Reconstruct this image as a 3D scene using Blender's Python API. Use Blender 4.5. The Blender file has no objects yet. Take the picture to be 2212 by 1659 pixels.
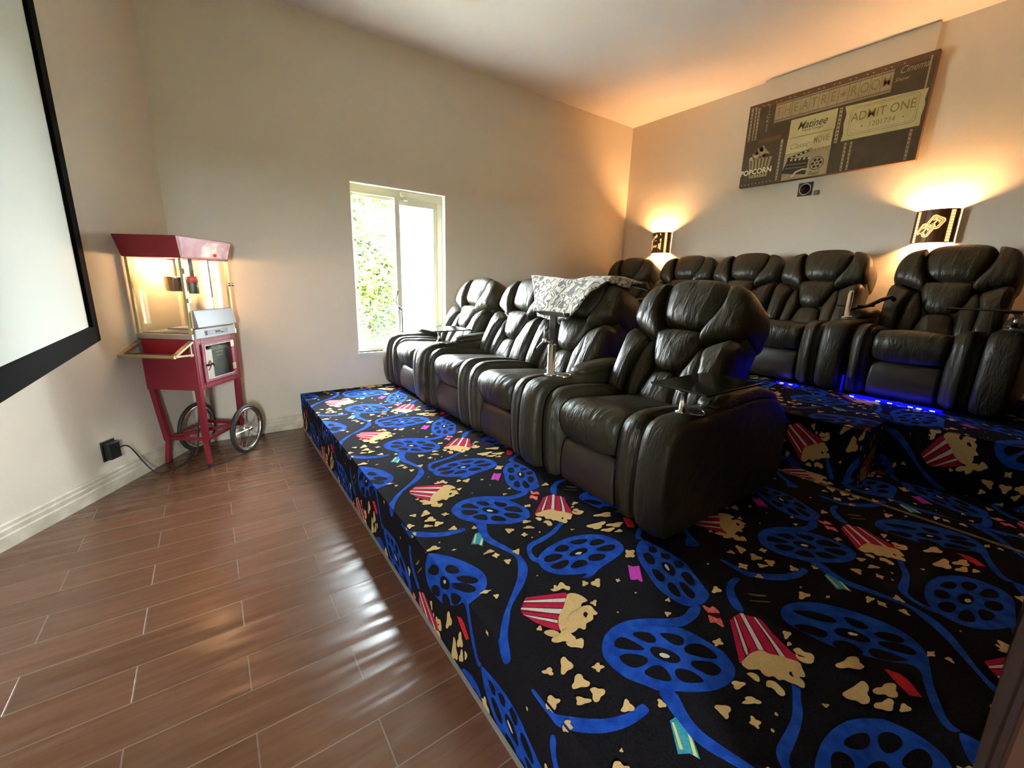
import bpy, bmesh, math, random, json
from mathutils import Vector, Matrix, geometry
SC = bpy.context.scene
COL = SC.collection
PI = math.pi
random.seed(7)

# ---------------------------------------------------------------- camera
cd = bpy.data.cameras.new('camera'); cam = bpy.data.objects.new('camera', cd); COL.objects.link(cam)
cd.sensor_width = 36.0; cd.lens = 36.0 * 905.595 / 2212; cd.clip_start = 0.02; cd.clip_end = 200
Rr = Vector((0.81565987, -0.57782212, 0.02864567)); Ru = Vector((0.11177791, 0.20598151, 0.97215087)); Rf = Vector((0.56763076, 0.7897425, -0.23259861))
M = Matrix((Rr, Ru, -Rf)).transposed().to_4x4(); M.translation = Vector((0, 0, 1.30))
cam.matrix_world = M
SC.camera = cam
SC.view_settings.view_transform = 'Standard'; SC.view_settings.look = 'None'
SC.view_settings.gamma = 1.0; SC.view_settings.use_curve_mapping = False
SC.view_settings.exposure = 4.5
try:
    SC.cycles.max_bounces = 10; SC.cycles.diffuse_bounces = 6; SC.cycles.glossy_bounces = 4; SC.cycles.transparent_max_bounces = 16
    SC.cycles.caustics_reflective = False; SC.cycles.caustics_refractive = False
    SC.cycles.sample_clamp_indirect = 3.0
except Exception: pass

# ---------------------------------------------------------------- world, lights
w = bpy.data.worlds.new('sky'); SC.world = w; w.use_nodes = True
wn = w.node_tree.nodes; wl = w.node_tree.links
bg = wn['Background']; bg.inputs['Color'].default_value = (0.86, 0.93, 1.0, 1); bg.inputs['Strength'].default_value = 8.5
def lamp(name, kind, loc, energy, color, size=0.02, rot=None, **kw):
    l = bpy.data.lights.new(name, kind); l.energy = energy; l.color = color
    if kind == 'AREA':
        l.shape = 'RECTANGLE'; l.size = size[0]; l.size_y = size[1]
    else: l.shadow_soft_size = size
    for k, v in kw.items(): setattr(l, k, v)
    o = bpy.data.objects.new(name, l); COL.objects.link(o); o.location = loc
    if rot is not None: o.rotation_euler = rot
    return o
YW = 3.967; XB = 4.623; ZC = 3.256
# sky light funnelled through the window opening
wp = lamp('window_portal', 'AREA', (1.535, YW + 0.16, 1.37), 1, (1, 1, 1), (0.9, 1.48), (-PI / 2, 0, 0))
wp.data.cycles.is_portal = True
rp = lamp('fill_window_portal', 'AREA', (-.65, -1.8 - .16, 1.45), 1, (1, 1, 1), (.4, .9), (PI / 2, 0, 0))  # fill daylight through the added window behind the camera
rp.data.cycles.is_portal = True
sun = lamp('sun', 'SUN', (3, -9, 8), 3.0, (1.0, 0.96, 0.88), 0.02, (math.radians(48), 0, math.radians(-15)))
# ---------------------------------------------------------------- materials
def mat(name, col, rough=0.6, metal=0.0, spec=0.5, noise=None, bump=None, emit=None, alpha=None, sheen=0.0, trans=0.0, coat=0.0):
    m = bpy.data.materials.new(name); m.use_nodes = True
    nt = m.node_tree; n = nt.nodes; l = nt.links; b = n['Principled BSDF']
    b.inputs['Base Color'].default_value = (*col, 1); b.inputs['Roughness'].default_value = rough
    b.inputs['Metallic'].default_value = metal; b.inputs['Specular IOR Level'].default_value = spec
    b.inputs['Sheen Weight'].default_value = sheen; b.inputs['Transmission Weight'].default_value = trans
    b.inputs['Coat Weight'].default_value = coat
    tc = n.new('ShaderNodeTexCoord')
    if noise:   # (scale, second colour, detail)
        t = n.new('ShaderNodeTexNoise'); t.inputs['Scale'].default_value = noise[0]; t.inputs['Detail'].default_value = noise[2] if len(noise) > 2 else 4
        l.new(tc.outputs['Object'], t.inputs['Vector'])
        r = n.new('ShaderNodeValToRGB'); r.color_ramp.elements[0].position = .35; r.color_ramp.elements[1].position = .65
        r.color_ramp.elements[0].color = (*col, 1); r.color_ramp.elements[1].color = (*noise[1], 1)
        l.new(t.outputs['Fac'], r.inputs['Fac']); l.new(r.outputs['Color'], b.inputs['Base Color'])
    if bump:    # (scale, strength, distance)
        t2 = n.new('ShaderNodeTexNoise'); t2.inputs['Scale'].default_value = bump[0]; t2.inputs['Detail'].default_value = 5
        l.new(tc.outputs['Object'], t2.inputs['Vector'])
        bp = n.new('ShaderNodeBump'); bp.inputs['Strength'].default_value = bump[1]; bp.inputs['Distance'].default_value = bump[2]
        l.new(t2.outputs['Fac'], bp.inputs['Height']); l.new(bp.outputs['Normal'], b.inputs['Normal'])
    if emit:
        b.inputs['Emission Color'].default_value = (*emit[:3], 1); b.inputs['Emission Strength'].default_value = emit[3]
    if alpha is not None: b.inputs['Alpha'].default_value = alpha
    return m
def glass_mat(name, tint, refl_rough=0.02, haze=0.0):
    m = bpy.data.materials.new(name); m.use_nodes = True; n = m.node_tree.nodes; l = m.node_tree.links
    n.clear(); o = n.new('ShaderNodeOutputMaterial'); t = n.new('ShaderNodeBsdfTransparent'); g = n.new('ShaderNodeBsdfGlossy')
    t.inputs['Color'].default_value = (*tint, 1); g.inputs['Roughness'].default_value = refl_rough; g.inputs['Color'].default_value = (.8, .8, .8, 1)
    lw = n.new('ShaderNodeLayerWeight'); lw.inputs['Blend'].default_value = .5
    pw = n.new('ShaderNodeMath'); pw.operation = 'POWER'; pw.inputs[1].default_value = 4.0; l.new(lw.outputs['Facing'], pw.inputs[0])
    fr = n.new('ShaderNodeMath'); fr.operation = 'MULTIPLY_ADD'; fr.inputs[1].default_value = .35; fr.inputs[2].default_value = .012; l.new(pw.outputs[0], fr.inputs[0])
    mx = n.new('ShaderNodeMixShader'); l.new(fr.outputs[0], mx.inputs[0]); l.new(t.outputs[0], mx.inputs[1]); l.new(g.outputs[0], mx.inputs[2])
    if haze:
        d = n.new('ShaderNodeBsdfTranslucent'); d.inputs['Color'].default_value = (.9, .92, .92, 1)
        m2 = n.new('ShaderNodeMixShader'); m2.inputs[0].default_value = haze
        l.new(mx.outputs[0], m2.inputs[1]); l.new(d.outputs[0], m2.inputs[2]); l.new(m2.outputs[0], o.inputs['Surface'])
    else: l.new(mx.outputs[0], o.inputs['Surface'])
    return m

# ---------------------------------------------------------------- object helpers
def tag(o, label=None, cat=None, group=None, kind=None):
    if label: o['label'] = label
    if cat: o['category'] = cat
    if group: o['group'] = group
    if kind: o['kind'] = kind
    return o
def empty(name, loc=(0, 0, 0), rz=0.0, label=None, cat=None, group=None):
    o = bpy.data.objects.new(name, None); COL.objects.link(o); o.location = loc; o.rotation_euler = (0, 0, rz); o.empty_display_size = .1
    return tag(o, label, cat, group)
def obj(name, bm, mats, parent=None, smooth=False, sub=0, bevel=0.0, label=None, angle=None):
    me = bpy.data.meshes.new(name)
    bmesh.ops.recalc_face_normals(bm, faces=bm.faces) if not getattr(bm, '_keep', False) else None
    bm.to_mesh(me); bm.free()
    for m in (mats if isinstance(mats, (list, tuple)) else [mats]): me.materials.append(m)
    if smooth:
        for p in me.polygons: p.use_smooth = True
    o = bpy.data.objects.new(name, me); COL.objects.link(o)
    if parent is not None: o.parent = parent
    if bevel:
        md = o.modifiers.new('bevel', 'BEVEL'); md.width = bevel; md.segments = 2; md.limit_method = 'ANGLE'; md.angle_limit = math.radians(50)
    if sub:
        md = o.modifiers.new('sub', 'SUBSURF'); md.levels = sub; md.render_levels = sub
    if label: o['label'] = label
    return o
def struct(name, bm, mats, **k):
    o = obj(name, bm, mats, **k); o['kind'] = 'structure'; return o
def B(): return bmesh.new()
def box(bm, x0, x1, y0, y1, z0, z1, mi=0, mx=None):
    vs = [bm.verts.new((x, y, z)) for z in (z0, z1) for y in (y0, y1) for x in (x0, x1)]
    if mx is not None:
        for v in vs: v.co = mx @ v.co
    for q in ((0, 1, 3, 2), (4, 6, 7, 5), (0, 4, 5, 1), (2, 3, 7, 6), (0, 2, 6, 4), (1, 5, 7, 3)):
        f = bm.faces.new([vs[i] for i in q]); f.material_index = mi
    return bm
def prism(bm, pts, h, axis='z', z0=0.0, mi=0, fn=None):
    """extrude polygon pts (a,b) along axis from z0 to z0+h; fn maps (a,b,c)->xyz"""
    if fn is None:
        fn = {'z': lambda a, b, c: (a, b, c), 'y': lambda a, b, c: (a, c, b), 'x': lambda a, b, c: (c, a, b)}[axis]
    lo = [bm.verts.new(fn(a, b, z0)) for a, b in pts]; hi = [bm.verts.new(fn(a, b, z0 + h)) for a, b in pts]
    n = len(pts)
    for f in (bm.faces.new(lo[::-1]), bm.faces.new(hi)): f.material_index = mi
    for i in range(n):
        f = bm.faces.new((lo[i], lo[(i + 1) % n], hi[(i + 1) % n], hi[i])); f.material_index = mi
    return bm
def poly(bm, pts, mi=0, fn=None):
    f = bm.faces.new([bm.verts.new(fn(*p) if fn else p) for p in pts]); f.material_index = mi; return f
def tube(bm, pts, r, n=10, mi=0, cap=True):
    pts = [Vector(p) for p in pts]; rings = []; up = None
    for i, p in enumerate(pts):
        d = (pts[min(i + 1, len(pts) - 1)] - pts[max(i - 1, 0)]).normalized()
        if up is None:
            up = d.orthogonal().normalized()
        up = (up - d * up.dot(d)).normalized(); s = d.cross(up)
        rr = r[i] if isinstance(r, (list, tuple)) else r
        rings.append([bm.verts.new(p + (up * math.cos(2 * PI * k / n) + s * math.sin(2 * PI * k / n)) * rr) for k in range(n)])
    for a, b in zip(rings, rings[1:]):
        for k in range(n):
            f = bm.faces.new((a[k], a[(k + 1) % n], b[(k + 1) % n], b[k])); f.material_index = mi
    if cap:
        for q in (rings[0][::-1], rings[-1]):
            f = bm.faces.new(q); f.material_index = mi
    return bm
def beam(bm, a, b, w, d=None, mi=0, up=(0, 0, 1)):
    a = Vector(a); b = Vector(b); d = d or w; ax = (b - a); L = ax.length; ax.normalize()
    u = Vector(up)
    if abs(ax.dot(u)) > .95: u = Vector((1, 0, 0))
    s = ax.cross(u).normalized(); t = s.cross(ax)
    mx = Matrix((s, ax, t)).transposed().to_4x4(); mx.translation = a
    return box(bm, -w / 2, w / 2, 0, L, -d / 2, d / 2, mi, mx)
def lathe(bm, prof, n=24, c=(0, 0, 0), axis='z', mi=0):
    rings = []
    for r, h in prof:
        ring = []
        for k in range(n):
            a = 2 * PI * k / n; x, y = r * math.cos(a), r * math.sin(a)
            p = {'z': (x, y, h), 'x': (h, x, y), 'y': (x, h, y)}[axis]
            ring.append(bm.verts.new((p[0] + c[0], p[1] + c[1], p[2] + c[2])))
        rings.append(ring)
    for a, b in zip(rings, rings[1:]):
        for k in range(n):
            f = bm.faces.new((a[k], a[(k + 1) % n], b[(k + 1) % n], b[k])); f.material_index = mi
    for q in (rings[0][::-1], rings[-1]):
        if len(q) > 2:
            try: f = bm.faces.new(q); f.material_index = mi
            except Exception: pass
    return bm
def torus(bm, R, r, n=36, k=10, c=(0, 0, 0), axis='x', mi=0, flat=1.0):
    rings = []
    for i in range(n):
        a = 2 * PI * i / n; ring = []
        for j in range(k):
            b = 2 * PI * j / k; rr = R + r * math.cos(b); h = r * math.sin(b) * flat
            x, y = rr * math.cos(a), rr * math.sin(a)
            p = {'z': (x, y, h), 'x': (h, x, y), 'y': (x, h, y)}[axis]
            ring.append(bm.verts.new((p[0] + c[0], p[1] + c[1], p[2] + c[2])))
        rings.append(ring)
    for i in range(n):
        a, b = rings[i], rings[(i + 1) % n]
        for j in range(k):
            f = bm.faces.new((a[j], a[(j + 1) % k], b[(j + 1) % k], b[j])); f.material_index = mi
    return bm
def densify(pts, step):
    out = []
    n = len(pts)
    for i in range(n):
        a = Vector(pts[i]); b = Vector(pts[(i + 1) % n]); k = max(1, round((b - a).length / step))
        for j in range(k): out.append(tuple(a.lerp(b, j / k)))
    return out
def smoothpoly(pts, it=2):
    for _ in range(it):
        out = []; n = len(pts)
        for i in range(n):
            a = Vector(pts[i]); b = Vector(pts[(i + 1) % n]); out += [tuple(a.lerp(b, .25)), tuple(a.lerp(b, .75))]
        pts = out
    return pts
def pillow(bm, outline, T, fn, back=0.02, mi=0, bs=0.86):
    """puffy cushion: outline (a,b), dome height T, fn(a,b,c)->xyz"""
    outline = smoothpoly(outline, 2)
    n = len(outline); cx = sum(p[0] for p in outline) / n; cy = sum(p[1] for p in outline) / n
    prof = [(bs * .9, -back), (bs, -back * .8), (1.0, 0.0), (0.985, .35), (.93, .62), (.82, .82), (.62, .94), (.34, .99)]
    rings = []
    for s, t in prof:
        rings.append([bm.verts.new(fn(cx + (a - cx) * s, cy + (b - cy) * s, (T * t if t > 0 else t))) for a, b in outline])
    for A_, B_ in zip(rings, rings[1:]):
        for i in range(n):
            f = bm.faces.new((A_[i], A_[(i + 1) % n], B_[(i + 1) % n], B_[i])); f.material_index = mi
    c = bm.verts.new(fn(cx, cy, T))
    for i in range(n):
        f = bm.faces.new((rings[-1][i], rings[-1][(i + 1) % n], c)); f.material_index = mi
    f = bm.faces.new(rings[0][::-1]); f.material_index = mi
    return bm
def loft(bm, profile, y0, y1, r=0.03, fn=None, mi=0, smooth_it=2, bulge=0.0, seg=3):
    """profile (d,z) extruded along y with rounded ends; bulge swells the middle outward"""
    prof = smoothpoly(profile, smooth_it)
    n = len(prof); cx = sum(p[0] for p in prof) / n; cz = sum(p[1] for p in prof) / n
    # inward offset using normals
    def off(k):
        out = []
        for i in range(n):
            a = Vector(prof[i - 1]); b = Vector(prof[(i + 1) % n]); t = (b - a); 
            if t.length < 1e-9: t = Vector((1, 0))
            t.normalize(); nn = Vector((t.y, -t.x))
            out.append((prof[i][0] + nn.x * k, prof[i][1] + nn.y * k))
        return out
    area = sum(prof[i][0] * prof[(i + 1) % n][1] - prof[(i + 1) % n][0] * prof[i][1] for i in range(n))
    sg = 1 if area > 0 else -1     # +k = outward for CCW
    secs = []
    for i in range(seg + 1):
        a = PI / 2 * i / seg; secs.append((y0 + r * (1 - math.sin(a)) if False else y0 + r * (1 - math.cos(PI / 2 - (PI / 2 - a))) , -r * (1 - math.sin(a))))
    secs = [(y0 + r * (1 - math.cos(PI / 2 * i / seg)), -r * (1 - math.sin(PI / 2 * i / seg))) for i in range(seg + 1)]
    ym = (y0 + y1) / 2
    mids = [(y0 + (y1 - y0) * q, bulge * math.sin(PI * q)) for q in (.3, .5, .7)]
    secs = secs + mids + [(y0 + y1 - y, k) for y, k in secs[::-1]]
    rings = []
    for y, k in secs:
        rings.append([bm.verts.new(fn(a, y, b) if fn else (a, y, b)) for a, b in off(k * sg)])
    for A_, B_ in zip(rings, rings[1:]):
        for i in range(n):
            f = bm.faces.new((A_[i], A_[(i + 1) % n], B_[(i + 1) % n], B_[i])); f.material_index = mi
    for q in (rings[0][::-1], rings[-1]):
        f = bm.faces.new(q); f.material_index = mi
    return bm
def text_bm(bm, s, size, fn, depth=0.0, mi=0, align='CENTER', sx=1.0, spacing=1.0, offset=0.0):
    """letters as faces; fn(a,b)->xyz with a to the right and b up"""
    cu = bpy.data.curves.new('t', 'FONT'); cu.body = s; cu.size = size; cu.align_x = align; cu.align_y = 'CENTER'; cu.space_character = spacing; cu.offset = offset
    cu.resolution_u = 3
    o = bpy.data.objects.new('t', cu); COL.objects.link(o)
    dg = bpy.context.evaluated_depsgraph_get(); me = bpy.data.meshes.new_from_object(o.evaluated_get(dg))
    vs = [bm.verts.new(fn(v.co.x * sx, v.co.y)) for v in me.vertices]
    for p in me.polygons:
        try: f = bm.faces.new([vs[i] for i in p.vertices]); f.material_index = mi
        except Exception: pass
    bpy.data.objects.remove(o); bpy.data.curves.remove(cu); bpy.data.meshes.remove(me)
    return bm
def copy_tree(o, parent=None):
    c = o.copy(); COL.objects.link(c); c.parent = parent
    for ch in [x for x in bpy.data.objects if x.parent == o and x != c]:
        copy_tree(ch, c)
    return c
# ---------------------------------------------------------------- shared materials
def wall_mat(name, col):
    m = mat(name, col, 0.85, spec=0.25, bump=(38, 0.25, 0.004)); return m
M_wall = wall_mat('painted_wall', (0.68, 0.61, 0.50))
M_ceil = wall_mat('painted_ceiling', (0.74, 0.68, 0.64))
M_leather = mat('olive_black_leather', (0.024, 0.020, 0.010), 0.42, spec=0.42, noise=(6, (0.030, 0.023, 0.012)))
def creases(m):
    nt = m.node_tree; n = nt.nodes; l = nt.links; b = n['Principled BSDF']; tc = n.new('ShaderNodeTexCoord')
    mp = n.new('ShaderNodeMapping'); mp.inputs['Scale'].default_value = (1.0, 3.6, 1.0); mp.inputs['Rotation'].default_value = (.25, .1, .2); l.new(tc.outputs['Object'], mp.inputs['Vector'])
    a = n.new('ShaderNodeTexNoise'); a.inputs['Scale'].default_value = 7.0; a.inputs['Detail'].default_value = 3; a.inputs['Distortion'].default_value = .5; l.new(mp.outputs[0], a.inputs['Vector'])
    g = n.new('ShaderNodeTexVoronoi'); g.inputs['Scale'].default_value = 260; l.new(tc.outputs['Object'], g.inputs['Vector'])
    k = n.new('ShaderNodeMath'); k.operation = 'MULTIPLY_ADD'; k.inputs[1].default_value = .035; l.new(g.outputs['Distance'], k.inputs[0]); l.new(a.outputs['Fac'], k.inputs[2])
    bp = n.new('ShaderNodeBump'); bp.inputs['Strength'].default_value = .55; bp.inputs['Distance'].default_value = .022; l.new(k.outputs[0], bp.inputs['Height']); l.new(bp.outputs['Normal'], b.inputs['Normal'])
creases(M_leather)
M_leather_dark = mat('worn_dark_leather', (0.020, 0.014, 0.010), 0.45, noise=(5, (0.034, 0.020, 0.013)), bump=(20, 0.4, 0.006))
M_black = mat('black_plastic', (0.012, 0.012, 0.012), 0.4)
M_matblack = mat('matte_black_felt', (0.006, 0.006, 0.006), 1.0, spec=0.05)
M_chrome = mat('chrome', (0.75, 0.74, 0.70), 0.18, metal=1.0)
M_steel = mat('brushed_steel', (0.62, 0.60, 0.55), 0.33, metal=1.0)
M_white = mat('white_paint', (0.72, 0.70, 0.64), 0.5)

# ---------------------------------------------------------------- room shell
ZP = 0.307; ZP2 = 0.614; XP = 0.565; XP2 = 2.68; XP3 = 3.06; YSTEP = 0.60; XL = -1.03
CHX, CHY = -0.183, YW            # corner between window wall and the angled wall
DCH = Vector((-0.543, -0.840)).normalized()
L_ch = (XL - CHX) / DCH.x; CE = (XL, CHY + DCH.y * L_ch)
Y0 = -1.8
def floor_material():
    m = bpy.data.materials.new('wood_look_tile'); m.use_nodes = True; nt = m.node_tree; n = nt.nodes; l = nt.links; b = n['Principled BSDF']
    tc = n.new('ShaderNodeTexCoord'); mp = n.new('ShaderNodeMapping'); mp.inputs['Location'].default_value = (0.0275, -1.82 + 0.1577 * 40 - 0.001, 0)
    l.new(tc.outputs['Object'], mp.inputs['Vector'])
    br = n.new('ShaderNodeTexBrick'); br.offset = .5; br.inputs['Scale'].default_value = 1.0
    br.inputs['Brick Width'].default_value = .615; br.inputs['Row Height'].default_value = .1577; br.inputs['Mortar Size'].default_value = .0026
    br.inputs['Mortar Smooth'].default_value = .3; br.inputs['Bias'].default_value = 0
    br.inputs['Color1'].default_value = (0.118, 0.048, 0.024, 1); br.inputs['Color2'].default_value = (0.155, 0.066, 0.035, 1); br.inputs['Mortar'].default_value = (0.20, 0.135, 0.095, 1)
    l.new(mp.outputs[0], br.inputs['Vector'])
    st = n.new('ShaderNodeMapping'); st.inputs['Scale'].default_value = (2.2, 26, 1); l.new(tc.outputs['Object'], st.inputs['Vector'])
    no = n.new('ShaderNodeTexNoise'); no.inputs['Scale'].default_value = 1.6; no.inputs['Detail'].default_value = 6; no.inputs['Distortion'].default_value = .6; l.new(st.outputs[0], no.inputs['Vector'])
    mx = n.new('ShaderNodeMix'); mx.data_type = 'RGBA'; mx.blend_type = 'MULTIPLY'; mx.inputs['Factor'].default_value = .5
    rp = n.new('ShaderNodeValToRGB'); rp.color_ramp.elements[0].position = .3; rp.color_ramp.elements[0].color = (.55, .5, .48, 1); rp.color_ramp.elements[1].position = .7; rp.color_ramp.elements[1].color = (1, 1, 1, 1)
    l.new(no.outputs['Fac'], rp.inputs['Fac']); l.new(br.outputs['Color'], mx.inputs['A']); l.new(rp.outputs['Color'], mx.inputs['B'])
    l.new(mx.outputs['Result'], b.inputs['Base Color'])
    b.inputs['Roughness'].default_value = .25; b.inputs['Specular IOR Level'].default_value = .75
    # scraped waves across the planks + grooves at the joints
    wv = n.new('ShaderNodeTexNoise'); wv.inputs['Scale'].default_value = 2.6; wv.inputs['Detail'].default_value = 0.5
    s2 = n.new('ShaderNodeMapping'); s2.inputs['Scale'].default_value = (1.6, 7, 1); l.new(tc.outputs['Object'], s2.inputs['Vector']); l.new(s2.outputs[0], wv.inputs['Vector'])
    ad = n.new('ShaderNodeMath'); ad.operation = 'MULTIPLY_ADD'; ad.inputs[1].default_value = -0.9
    l.new(br.outputs['Fac'], ad.inputs[0]); l.new(wv.outputs['Fac'], ad.inputs[2])
    bp = n.new('ShaderNodeBump'); bp.inputs['Strength'].default_value = .5; bp.inputs['Distance'].default_value = .012
    l.new(ad.outputs[0], bp.inputs['Height']); l.new(bp.outputs['Normal'], b.inputs['Normal'])
    return m
b = B(); box(b, -4, 7, Y0 - .1, YW + .15, -.12, 0); struct('floor', b, floor_material())
b = B(); box(b, -2, 5.2, Y0 - .3, YW + .25, ZC, ZC + .25); struct('ceiling', b, M_ceil)
# window wall with its opening
WX0, WX1, WZ0, WZ1 = 1.088, 1.982, 0.634, 2.108
b = B()
for x0, x1, z0, z1 in ((CHX - .3, WX0, 0, ZC), (WX1, XB + .2, 0, ZC), (WX0, WX1, 0, WZ0), (WX0, WX1, WZ1, ZC)):
    box(b, x0, x1, YW, YW + .14, z0, z1)
struct('wall_window', b, M_wall)
b = B(); box(b, XB, XB + .15, Y0, YW + .14, 0, ZC); struct('wall_back', b, M_wall)
# angled wall and the wall behind the screen
nrm = Vector((-DCH.y, DCH.x)); nrm = nrm if nrm.x < 0 else -nrm
b = B(); A0 = Vector((CHX, CHY)) ; A1 = Vector(CE)
prism(b, [(A0.x, A0.y), (A1.x, A1.y), (A1.x + nrm.x * .14, A1.y + nrm.y * .14), (A0.x + nrm.x * .14, A0.y + nrm.y * .14)], ZC)
struct('wall_angled', b, M_wall)
b = B(); box(b, XL - .14, XL, Y0, CE[1], 0, ZC); struct('wall_left', b, M_wall)
RX0, RX1, RZ0, RZ1 = -.85, -.45, 1.0, 1.9  # opening for the added, unseen fill window
b = B()
for q in ((-2, RX0, 0, ZC), (RX1, XB + .2, 0, ZC), (RX0, RX1, 0, RZ0), (RX0, RX1, RZ1, ZC)): box(b, q[0], q[1], Y0 - .14, Y0, q[2], q[3])
struct('wall_rear', b, M_wall)
M_wood = mat('stained_door_wood', (0.05, 0.016, 0.006), 0.5, noise=(7, (0.035, 0.010, 0.004)), bump=(40, .2, .003))
b = B(); box(b, 1.545, XB, -.16, -.03, ZP, ZC); struct('wall_near', b, M_wood)
b = B(); box(b, .62, 1.54, -.075, -.03, ZP + .005, 2.4)  # leaf extended out of view to screen off the rear fill daylight
for z0, z1 in ((.45, 1.2), (1.35, 2.25)):
    box(b, .75, 1.41, -.035, -.026, z0, z1)
d1 = struct('door_1', b, M_wood, bevel=.004)
b = B(); lathe(b, [(.012, -.025), (.012, .02), (.027, .03), (.027, .05), (.01, .06)], 16, (1.47, -.005, 1.45), 'y'); k = obj('door_handle', b, M_chrome, d1, smooth=True)
# shallow cover board high on the back wall, painted like the wall
b = B(); box(b, XB - .034, XB, 1.147, 2.363, 2.9, ZC - .0005); struct('trim_1', b, M_wall)

# baseboards with three distressed steps
M_base = mat('distressed_white_baseboard', (0.66, 0.61, 0.50), 0.55, noise=(9, (0.47, 0.42, 0.31), 6), bump=(30, .3, .003))
def baseboard(name, a, bb, side):
    a = Vector(a); c = Vector(bb); d = (c - a).normalized(); nn = Vector((-d.y, d.x)) * side
    prof = [(0, 0), (.018, 0), (.018, .062), (.014, .070), (.014, .092), (.010, .100), (.010, .116), (.005, .124), (0, .124)]
    bm = B(); r0 = [bm.verts.new((a.x + nn.x * t, a.y + nn.y * t, z)) for t, z in prof]; r1 = [bm.verts.new((c.x + nn.x * t, c.y + nn.y * t, z)) for t, z in prof]
    n = len(prof)
    for i in range(n): bm.faces.new((r0[i], r0[(i + 1) % n], r1[(i + 1) % n], r1[i]))
    bm.faces.new(r0[::-1]); bm.faces.new(r1)
    return struct(name, bm, M_base)
baseboard('baseboard_window', (CHX, YW), (XP, YW), -1)
baseboard('baseboard_angled', (CHX, CHY), CE, 1)
baseboard('baseboard_left', CE, (XL, Y0), 1)

# ---------------------------------------------------------------- window
M_frame = mat('almond_window_frame', (0.70, 0.68, 0.55), 0.45)
M_glass = glass_mat('window_glass', (.97, .99, .98))
M_screen = glass_mat('insect_screen_pane', (.80, .84, .86), .4, haze=.45)
wi = empty('window_1', ((WX0 + WX1) / 2, YW + .09, WZ0)); wi['kind'] = 'structure'
def wpart(name, boxes, m, **k):
    bm = B()
    for q in boxes: box(bm, q[0] - wi.location.x, q[1] - wi.location.x, q[2] - wi.location.y, q[3] - wi.location.y, q[4] - WZ0, q[5] - WZ0)
    return obj(name, bm, m, wi, **k)
fy0, fy1 = YW + .065, YW + .125
wpart('window_frame', [(WX0, WX1, fy0, fy1, WZ1 - .07, WZ1), (WX0, WX1, fy0, fy1, WZ0, WZ0 + .035), (WX0, WX0 + .03, fy0, fy1, WZ0 + .035, WZ1 - .07), (WX1 - .055, WX1, fy0, fy1, WZ0 + .035, WZ1 - .07)], M_frame, bevel=.003)
wpart('sash', [(1.495, 1.545, fy0 - .01, fy1 - .02, WZ0 + .035, WZ1 - .07), (1.545, WX1 - .055, fy0 + .005, fy1 - .02, WZ1 - .125, WZ1 - .07), (1.545, WX1 - .055, fy0 + .005, fy1 - .02, WZ0 + .035, WZ0 + .075), (WX1 - .095, WX1 - .055, fy0 + .005, fy1 - .02, WZ0 + .075, WZ1 - .125)], M_frame, bevel=.003)
wpart('track_rail', [(1.545, WX1 - .06, fy0 - .004, fy0 + .002, WZ1 - .066, WZ1 - .058), (WX0 + .03, 1.495, fy0 + .02, fy1 - .01, WZ1 - .095, WZ1 - .07), (WX0 + .03, 1.495, fy0 + .02, fy1 - .01, WZ0 + .035, WZ0 + .06)], M_frame)
wpart('window_latch', [(1.555, 1.62, fy0 - .02, fy0, WZ1 - .05, WZ1 - .018), (1.59, 1.62, fy0 - .02, fy0 + .004, WZ1 - .085, WZ1 - .072)], M_frame, bevel=.003)
wpart('glass_pane', [(WX0 + .03, 1.495, fy0 + .035, fy0 + .039, WZ0 + .06, WZ1 - .095)], M_glass)
wpart('screen_pane', [(1.545, WX1 - .095, fy0 + .030, fy0 + .034, WZ0 + .075, WZ1 - .125)], M_screen)
w2 = empty('added_fill_window', (RX0, Y0 - .08, RZ0)); w2['kind'] = 'structure'  # added out of view, only to brighten the walls with daylight
b = B()
for q in ((0, .4, 0, .03), (0, .4, .87, .9), (0, .03, .03, .87), (.37, .4, .03, .87)): box(b, q[0], q[1], -.03, .03, q[2], q[3])
obj('window_frame', b, M_frame, w2, bevel=.003)
b = B(); box(b, .03, .37, -.002, .002, .03, .87); obj('glass_pane', b, M_glass, w2)
b = B(); box(b, WX0 - .005, WX1 + .005, YW - .012, YW + .065, WZ0 - .022, WZ0); struct('trim_2', b, M_white, bevel=.004)

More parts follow.
